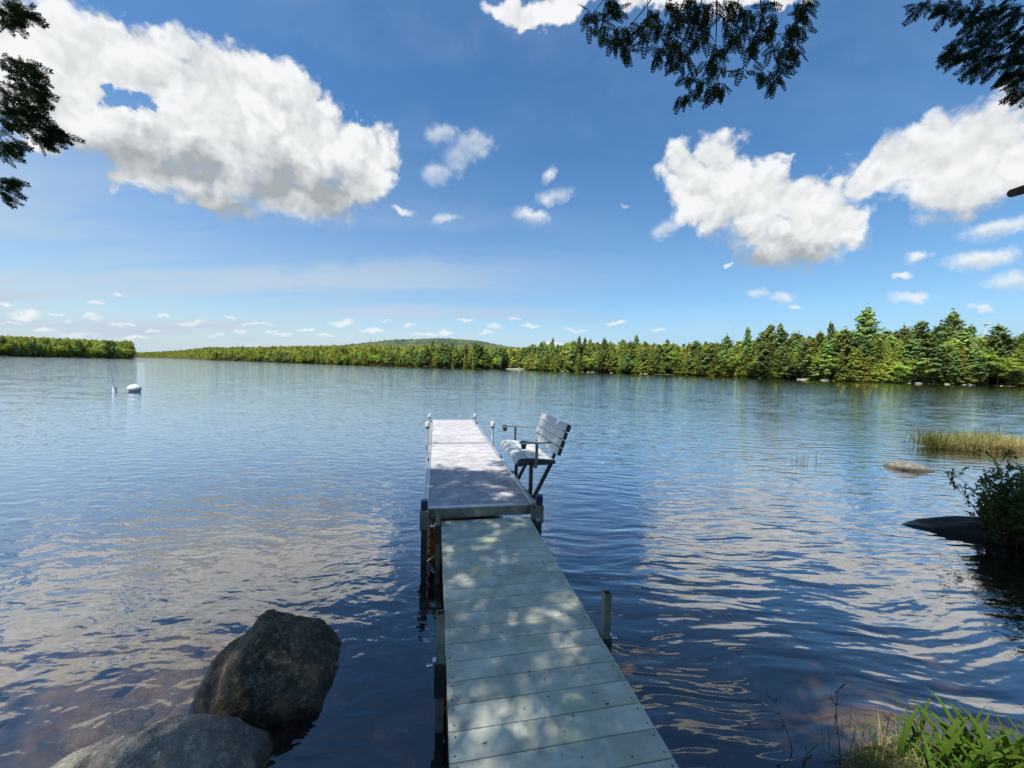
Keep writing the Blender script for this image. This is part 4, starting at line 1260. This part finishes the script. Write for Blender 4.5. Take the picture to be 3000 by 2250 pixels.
g = np.random.default_rng(77)
Kz = 1/1.58
CED = [(200,85),(212,60),(262,120),(300,35),(280,10),(275,165),(305,190),(330,150),(350,215),(365,180),(385,130),(330,30),(440,150),(455,110),(460,185),(475,60),(500,40),(520,130),(535,95),(540,190),(525,240),(570,120),(560,230),
       (600,170),(590,260),(620,90),(640,60),(625,220),(660,150),(665,100),(700,60),(640,300),(690,190),(720,40),(660,350),(700,370),(640,430),(690,420),(735,390),(740,120),(745,60),(760,170),(775,260),(780,390),(800,420),(820,395),
       (770,290),(800,310),(815,220),(830,60),(850,130),(860,190),(880,20),(880,150),(915,90),(900,120),(930,210),(950,60),(915,330),(985,315),(960,120),(980,180),(1000,150),(1010,90),(1050,80),(1040,120),(1000,30),(1060,350),(1050,375),
       (1080,230),(1075,330),(1100,210),(1110,270),(1095,290),(1130,200),(1150,230),(1135,120),(1160,100),(1170,140),(1190,60),(1190,30),(1180,10),(840,5),(900,30),(760,10),(680,10),(560,20),(600,10),(640,5)]
CEDP = [(1600+x*Kz, y*Kz) for x, y in CED]
YC = 3.4
ced_v = [spray_set(CEDP, YC, CEDAR, 6, 84, 36, 44, g, .16)]
def tw(pxs, Y): return [tuple(at(1600+x*Kz, y*Kz, Y)) for x, y in pxs]
ced_t = [(tw([(380,-120),(300,-40),(250,20),(200,80)], YC), .006),(tw([(560,-140),(500,-20),(440,60),(380,130),(350,200)], YC), .007),(tw([(385,-60),(372,60),(372,120)], YC), .002),
         (tw([(700,-140),(640,0),(590,110),(545,180),(530,250)], YC), .007),(tw([(790,-140),(790,0),(788,120),(786,200),(730,340),(690,400)], YC), .007),(tw([(786,200),(770,280),(800,380),(820,395)], YC), .003),
         (tw([(760,-120),(700,60),(660,180),(640,290)], YC), .006),(tw([(900,-140),(890,0),(870,110),(850,190)], YC), .006),(tw([(1000,-140),(990,-10),(1010,100),(1040,190),(950,270),(915,330)], YC), .006),
         (tw([(1040,190),(1060,240),(1000,290),(985,320)], YC), .0035),(tw([(1030,155),(1080,158),(1110,200),(1085,270),(1060,350)], YC), .004),(tw([(1100,-140),(1010,40),(960,130),(930,210)], YC), .005),
         (tw([(1230,-140),(1195,0),(1160,90),(1120,150),(1080,158)], YC), .006),(tw([(1160,90),(1150,160),(1150,230)], YC), .003),(tw([(470,-60),(470,60),(455,140),(460,190)], YC), .004)]
hub = at(2000, -420, YC-.3)
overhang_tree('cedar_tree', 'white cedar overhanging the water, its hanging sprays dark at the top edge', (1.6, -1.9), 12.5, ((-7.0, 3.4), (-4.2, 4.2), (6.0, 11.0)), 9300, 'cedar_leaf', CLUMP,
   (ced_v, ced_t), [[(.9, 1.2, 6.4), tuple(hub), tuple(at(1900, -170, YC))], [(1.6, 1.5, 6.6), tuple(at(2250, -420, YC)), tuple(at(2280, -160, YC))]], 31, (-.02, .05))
# hemlock at the left
K2 = 1/2.765
HL = [(20,20),(60,40),(100,60),(140,80),(180,100),(90,110),(30,150),(60,190),(0,90),(150,110),(200,95),
      (20,480),(80,500),(140,500),(200,530),(250,560),(120,560),(60,600),(180,600),(240,620),(290,640),(100,680),(30,700),(160,700),(220,700),(280,720),(330,740),(20,800),(80,800),(150,790),(210,800),(260,830),(300,790),
      (60,880),(120,880),(180,870),(230,860),(20,960),(80,960),(140,960),(190,990),(10,1040),(70,1010),(240,950),(290,960),(340,980),(270,1020),(320,1040),(380,1010),(430,1050),(300,1090),(360,1090),(410,1080),(470,1080),(330,1140),(390,1140),
      (20,1140),(80,1150),(120,1170),(10,1210),(30,1240),(10,1460),(50,1480),(80,1490),(20,1540),(0,1580),(-40,700),(-40,900),(-40,100),(-60,1500),(-40,1150)]
HLP = [(x*K2, y*K2) for x, y in HL]
YL = 4.2
hl_v = [spray_set(HLP, YL, HEML, 9, 32, 20, 40, g, .18)]
def tl(pts): return [tuple(at(x*K2, y*K2, YL)) for x, y in pts]
hl_t = [(tl([(-250,-60),(0,20),(120,70),(220,110)]), .008),(tl([(-300,420),(0,480),(150,520),(300,600)]), .010),(tl([(-300,560),(0,660),(180,730),(330,800)]), .010),(tl([(-250,700),(0,840),(150,900),(260,960),(420,1060)]), .010),
        (tl([(-200,1050),(0,1130),(110,1170)]), .006),(tl([(-200,1440),(0,1470),(90,1490)]), .006)]
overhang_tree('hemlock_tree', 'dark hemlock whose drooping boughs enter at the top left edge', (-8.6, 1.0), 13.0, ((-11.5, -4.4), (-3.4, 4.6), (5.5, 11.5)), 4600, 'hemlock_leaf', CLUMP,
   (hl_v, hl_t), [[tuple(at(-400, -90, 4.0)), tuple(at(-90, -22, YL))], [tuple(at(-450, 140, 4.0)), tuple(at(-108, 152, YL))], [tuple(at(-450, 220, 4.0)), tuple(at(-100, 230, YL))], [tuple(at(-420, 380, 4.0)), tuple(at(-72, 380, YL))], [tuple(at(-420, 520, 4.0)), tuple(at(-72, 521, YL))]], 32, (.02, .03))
# hemlock at the right
HR = [(1720,40),(1780,20),(1840,30),(1900,10),(1960,30),(2020,20),(2080,30),(2140,20),(2200,40),(1860,60),(1940,70),(2000,80),(2060,90),(2120,80),(2180,100),(1980,130),(2040,140),(2100,140),(2160,150),(2210,170),
      (1900,200),(1950,180),(2000,190),(2060,200),(2120,210),(2180,220),(1880,240),(1930,250),(1980,240),(2040,250),(2100,260),(2160,270),(2210,280),(1970,290),(2020,290),(2080,300),(2140,320),(2190,340),(2160,380),(2200,400),(2190,430),(2215,250),(2230,330),
      (2260,60),(2260,160),(2260,260),(2260,360),(2250,420),(2300,100),(2300,200),(2300,300)]
HRP = [(1600+x*Kz, y*Kz) for x, y in HR]
YR = 3.9
hr_v = [spray_set(HRP, YR, HEML, 11, 142, 19, 40, g, .2)]
hr_t = [(tw([(2420,-40),(2250,20),(2050,60),(1800,60)], YR), .010),(tw([(2450,60),(2260,120),(2080,170),(1900,240)], YR), .010),(tw([(2450,160),(2260,210),(2100,260),(1980,310)], YR), .010),(tw([(2430,260),(2280,310),(2180,380),(2150,440)], YR), .008)]
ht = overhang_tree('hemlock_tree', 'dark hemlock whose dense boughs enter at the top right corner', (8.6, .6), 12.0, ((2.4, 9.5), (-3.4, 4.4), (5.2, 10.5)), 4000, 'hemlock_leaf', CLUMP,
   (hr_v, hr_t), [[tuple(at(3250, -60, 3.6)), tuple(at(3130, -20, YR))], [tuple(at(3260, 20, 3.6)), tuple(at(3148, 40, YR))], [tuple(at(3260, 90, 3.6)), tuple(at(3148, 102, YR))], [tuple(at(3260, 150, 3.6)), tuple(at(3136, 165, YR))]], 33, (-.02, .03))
# the broken limb stub at the right edge
off = np.array(ht.location)
b = MB(); pts = [at(2964, 566, 3.9)-off, at(3000, 555, 3.9)-off, at(3060, 540, 3.9)-off, at(3300, 470, 3.4)-off, np.array([0, 0, 3.6])]
b.tube([tuple(v) for v in pts], [.040, .044, .046, .05, .06], 10); b.build('broken_limb', 'bark', ht, True)

# ------------------------------------------------------------------ grasses, bush, bank
def blades(g, base, n, hgt, spread, lean, width, bend=.5, seg=3):
    """strips: base (n,3)"""
    Vs, Fs = [], []
    a = g.uniform(0, 2*PI, n); L = hgt*g.uniform(.55, 1.15, n); ln = np.abs(g.normal(0, lean, n))
    w = width*g.uniform(.7, 1.3, n)
    for i in range(n):
        d = np.array([math.cos(a[i]), math.sin(a[i]), 0]); s_ = np.array([-d[1], d[0], 0])
        row = []
        for k in range(seg+1):
            t = k/seg
            c = base[i]+d*L[i]*(ln[i]*t+bend*ln[i]*t*t)+np.array([0, 0, L[i]*(t-.35*ln[i]*t*t)])
            ww = w[i]*(1-t)**.7*.5+.0004
            row += [c-s_*ww, c+s_*ww]
        b0 = len(Vs); Vs += row
        for k in range(seg): Fs.append((b0+2*k, b0+2*k+1, b0+2*k+3, b0+2*k+2))
    return np.array(Vs), np.array(Fs)
g = np.random.default_rng(90)
def islet():
    c = gp(2900, 1322); c = np.array([c[0]+.15, c[1]+.35, 0])
    e = empty('grass_islet', tuple(c)); tag(e, 'golden sedge islet standing in the sunny shallows at the right edge', 'grass')
    m = rock_mesh('mound', 61, 'ground', (1.75, .55, .16), 3, .12, 2); inst('mound', m, e, (0, 0, -.03))
    n = 2600; u = g.uniform(0, 1, n)**.5; a = g.uniform(0, 2*PI, n)
    B = np.stack([u*np.cos(a)*1.70, u*np.sin(a)*.52, np.full(n, .02)+.08*(1-u)], 1)
    V, F = blades(g, B, n, .44, 0, .65, .014, .9, 4); inst('dry_blades', mesh_np('dry_blades', V, F, ['dry_grass']), e)['kind'] = 'stuff'
    n = 700; B = np.stack([g.normal(-.1, .75, n), g.normal(0, .25, n), np.full(n, .05)], 1); B[:200, 0] = g.normal(-1.55, .12, 200); B[:200, 1] = g.normal(0, .15, 200)
    V, F = blades(g, B, n, .58, 0, .35, .012, .7, 4); inst('green_blades', mesh_np('green_blades', V, F, ['green_grass']), e)['kind'] = 'stuff'
    n = 26; B = np.stack([g.uniform(-1.3, 1.5, n), g.uniform(-.2, .4, n), np.full(n, .06)], 1)
    V, F = blades(g, B, n, .85, 0, .25, .014, .4, 4); inst('pale_stalks', mesh_np('pale_stalks', V, F, ['dry_grass']), e)['kind'] = 'stuff'
islet()
def dead_brush():
    c = gp(2735, 1290); r = random.Random(6)
    e = empty('dead_brush', (c[0], c[1]+.4, -.05)); tag(e, 'bleached bare twigs sticking up left of the grass islet', 'brush')
    b = MB()
    for _ in range(16):
        p = Vector((r.gauss(.15, .25), r.gauss(0, .15), 0)); d = Vector((r.gauss(-.55, .35), r.gauss(0, .3), 1)).normalized(); L = r.uniform(.35, .95); pts = [p]
        for k in range(4): d = (d+Vector((r.gauss(0, .18), r.gauss(0, .18), r.gauss(-.05, .1)))).normalized(); pts.append(pts[-1]+d*L/4)
        b.tube(pts, [.006, .005, .004, .003, .0015], 4)
        for _ in range(3):
            q = pts[r.randrange(1, 4)]; d2 = Vector((r.gauss(0, .7), r.gauss(0, .5), r.gauss(.4, .4))).normalized(); b.tube([q, q+d2*r.uniform(.12, .3)], [.003, .001], 3)
    b.build('twigs', 'dead_twig', e)
dead_brush()
def reeds():
    c = gp(2340, 1352)
    n = 34; B = np.stack([g.normal(0, .16, n), g.normal(0, .16, n), np.full(n, -.35)], 1); B[-3:, 0] += .42
    V, F = blades(g, B, n, .62, 0, .10, .012, .4, 3)
    o = inst('reeds', mesh_np('reeds', V, F, ['green_grass']), None, (c[0], c[1], 0)); tag(o, 'sparse thin green reeds standing in open water before the islet', 'reeds', kind='stuff')
reeds()
def bush():
    c = gp(2960, 1640); r = random.Random(9)
    base = Vector((c[0]+.90, c[1]+.20, max(.03, th(c[0]+.90, c[1]+.20)-.05)))
    e = empty('leafy_bush', tuple(base)); tag(e, 'small-leaved dark green bush leaning over the dark ledge rock', 'bush')
    st = MB(); LP, LD = [], []
    for k in range(280):
        p = Vector((r.uniform(-.55, .9), r.uniform(-.35, .5), .0))
        d = Vector((r.gauss(-.22, .36), r.gauss(-.15, .45), 1.0)).normalized(); L = r.uniform(.4, 1.08)
        pts = [p]
        for q in range(5):
            d = (d+Vector((r.gauss(0, .13), r.gauss(0, .13), .02))).normalized(); pts.append(pts[-1]+d*L/5)
        st.tube(pts, [.007, .006, .005, .004, .003, .0015], 4)
        for q in range(2, 6):
            for _ in range(4):
                s0 = pts[q-1].lerp(pts[q], r.random()); d2 = (d*.7+Vector((r.gauss(0, .6), r.gauss(0, .6), r.gauss(.1, .35)))).normalized(); l2 = r.uniform(.06, .2)
                st.tube([s0, s0+d2*l2], [.0022, .001], 3, False)
                for _ in range(11):
                    LP.append(s0+d2*l2*r.uniform(.3, 1.05)); LD.append((d2+Vector((r.gauss(0, .6), r.gauss(0, .6), r.gauss(0, .5)))).normalized())
    st.build('stems', 'twig', e)
    P = np.array([tuple(v) for v in LP]); D_ = np.array([tuple(v) for v in LD]); n = len(P)
    N_ = rand_unit(g, n)+np.array([0, 0, .6]); B = np.cross(N_, D_); B /= np.linalg.norm(B, axis=1, keepdims=True)
    s = g.uniform(.013, .029, (n, 1))
    V, F = diamonds(P+D_*s, D_*s, B*s*.5)
    inst('foliage', mesh_np('foliage', V, F, ['bush_leaf']), e)
bush()
def bank():
    # tuft of dry thatch and grass on the near bank
    c = gp(2690, 2245, .10)
    e = empty('grass_tuft', (c[0], c[1], 0)); tag(e, 'tangled brown and green grass tuft on the near bank beside the broad-leaved plant', 'grass')
    m = rock_mesh('mound', 66, 'ground', (.40, .22, .15), 3, .22, 2); inst('mound', m, e, (.02, -.02, -.02))
    n = 300; a = g.uniform(0, 2*PI, n); u = g.uniform(0, 1, n)**.5
    B = np.stack([u*np.cos(a)*.37, u*np.sin(a)*.19, .08*(1-u**2)+.02], 1)
    V, F = blades(g, B, n, .10, 0, .9, .0045, .6, 4); inst('dry_blades', mesh_np('dry_blades', V, F, ['dry_grass']), e)['kind'] = 'stuff'
    n = 420; B = np.stack([g.normal(.08, .18, n), g.normal(.02, .10, n), np.full(n, .08)], 1)
    V, F = blades(g, B, n, .14, 0, .45, .004, .7, 4); inst('green_blades', mesh_np('green_blades', V, F, ['green_grass']), e)['kind'] = 'stuff'
    # broad-leaved plant: every blade a part of its own
    c = gp(2860, 2230, .15)
    e = empty('broad_leaved_plant', (c[0], c[1]-.05, .05)); tag(e, 'bright green plant with arching strap leaves in the bottom right corner', 'plant')
    r = random.Random(14)
    def leaf_mesh(L, w, arch):
        b = MB(); seg = 9; vs = []
        for k in range(seg+1):
            t = k/seg; ang = arch*t**1.6
            if k == 0: x = z = 0.0
            else: x += L/seg*math.sin(ang); z += L/seg*math.cos(ang)
            ww = w*(.55+.9*t-1.42*t**2.4)*.5 if t < 1 else .0005
            ww = max(ww, .0005)
            vs += [(x, -ww, z+.15*ww), (x+.10*ww, 0, z-.25*ww), (x, ww, z+.15*ww)]
        fs = []
        for k in range(seg):
            for q in (0, 1): a_ = 3*k+q; fs.append((a_, a_+1, a_+4, a_+3))
        b._add(vs, fs); return b.mesh('leaf', 'iris_leaf', True)
    ms = [leaf_mesh(L, w, ar) for L, w, ar in ((.36,.030,1.2),(.34,.033,1.9),(.38,.027,.8),(.31,.031,2.5),(.36,.033,1.6),(.27,.024,.9))]
    for k in range(150):
        inst('leaf', ms[r.randrange(6)], e, (r.gauss(.05, .16), r.gauss(.0, .085), r.uniform(-.03, .03)), (r.gauss(0, .12), r.gauss(0, .12), r.uniform(0, 2*PI)), r.uniform(.75, 1.12))
    for px, py, hh, lab in ((2345, 2215, .30, 'thin dark seedling twig nearest the gangway on the right'), (2330, 2130, .28, 'leaning bare twig with a dark seed head over the water'), (2460, 2200, .42, 'long bare stem slanting up from the near bank'),
                        (2590, 2130, .26, 'forked twig with withered leaves above the grass tuft'), (2715, 2110, .30, 'thin upright twig left of the strap-leaved plant'), (2148, 2250, .20, 'short dark stalk at the bottom edge')):
        q = gp(px, py+55, 0); b = MB(); d = Vector((r.gauss(-.25, .25), r.gauss(0, .15), 1)).normalized(); pts = [Vector((0, 0, -.12))]
        for k in range(6): d = (d+Vector((r.gauss(0, .12), r.gauss(0, .1), 0))).normalized(); pts.append(pts[-1]+d*(hh+.12)/6)
        b.tube(pts, [.0035, .003, .003, .0025, .002, .002, .001], 5)
        for k in range(7):
            s0 = pts[r.randrange(3, 7)]; dd = Vector((r.gauss(0, 1), r.gauss(0, .6), r.gauss(.7, .4))).normalized(); b.tube([s0, s0+dd*r.uniform(.02, .07)], [.002, .0035 if r.random() < .5 else .001], 4)
        tag(b.build('bare_twig', 'twig', None, False, 0, (q[0], q[1], 0)), lab, 'twig')
bank()
def litter():
    # needles and bits of bark lying on the boards
    r = random.Random(3); b = MB()
    for _ in range(60):
        a_, q = r.uniform(-2.9, -.2), r.uniform(-.44, .44); t = r.uniform(0, PI); L = r.uniform(.006, .022); w_ = r.uniform(.0012, .004)
        b.box((q, a_, .0022), (L, w_, .0028), Matrix.Rotation(t, 3, 'Z'))
    o = b.build('leaf_litter', 'twig', None); o.matrix_world = gang.matrix_basis.copy()
    tag(o, 'dark needles and bark crumbs scattered on the gangway boards', 'litter', kind='stuff')
litter()
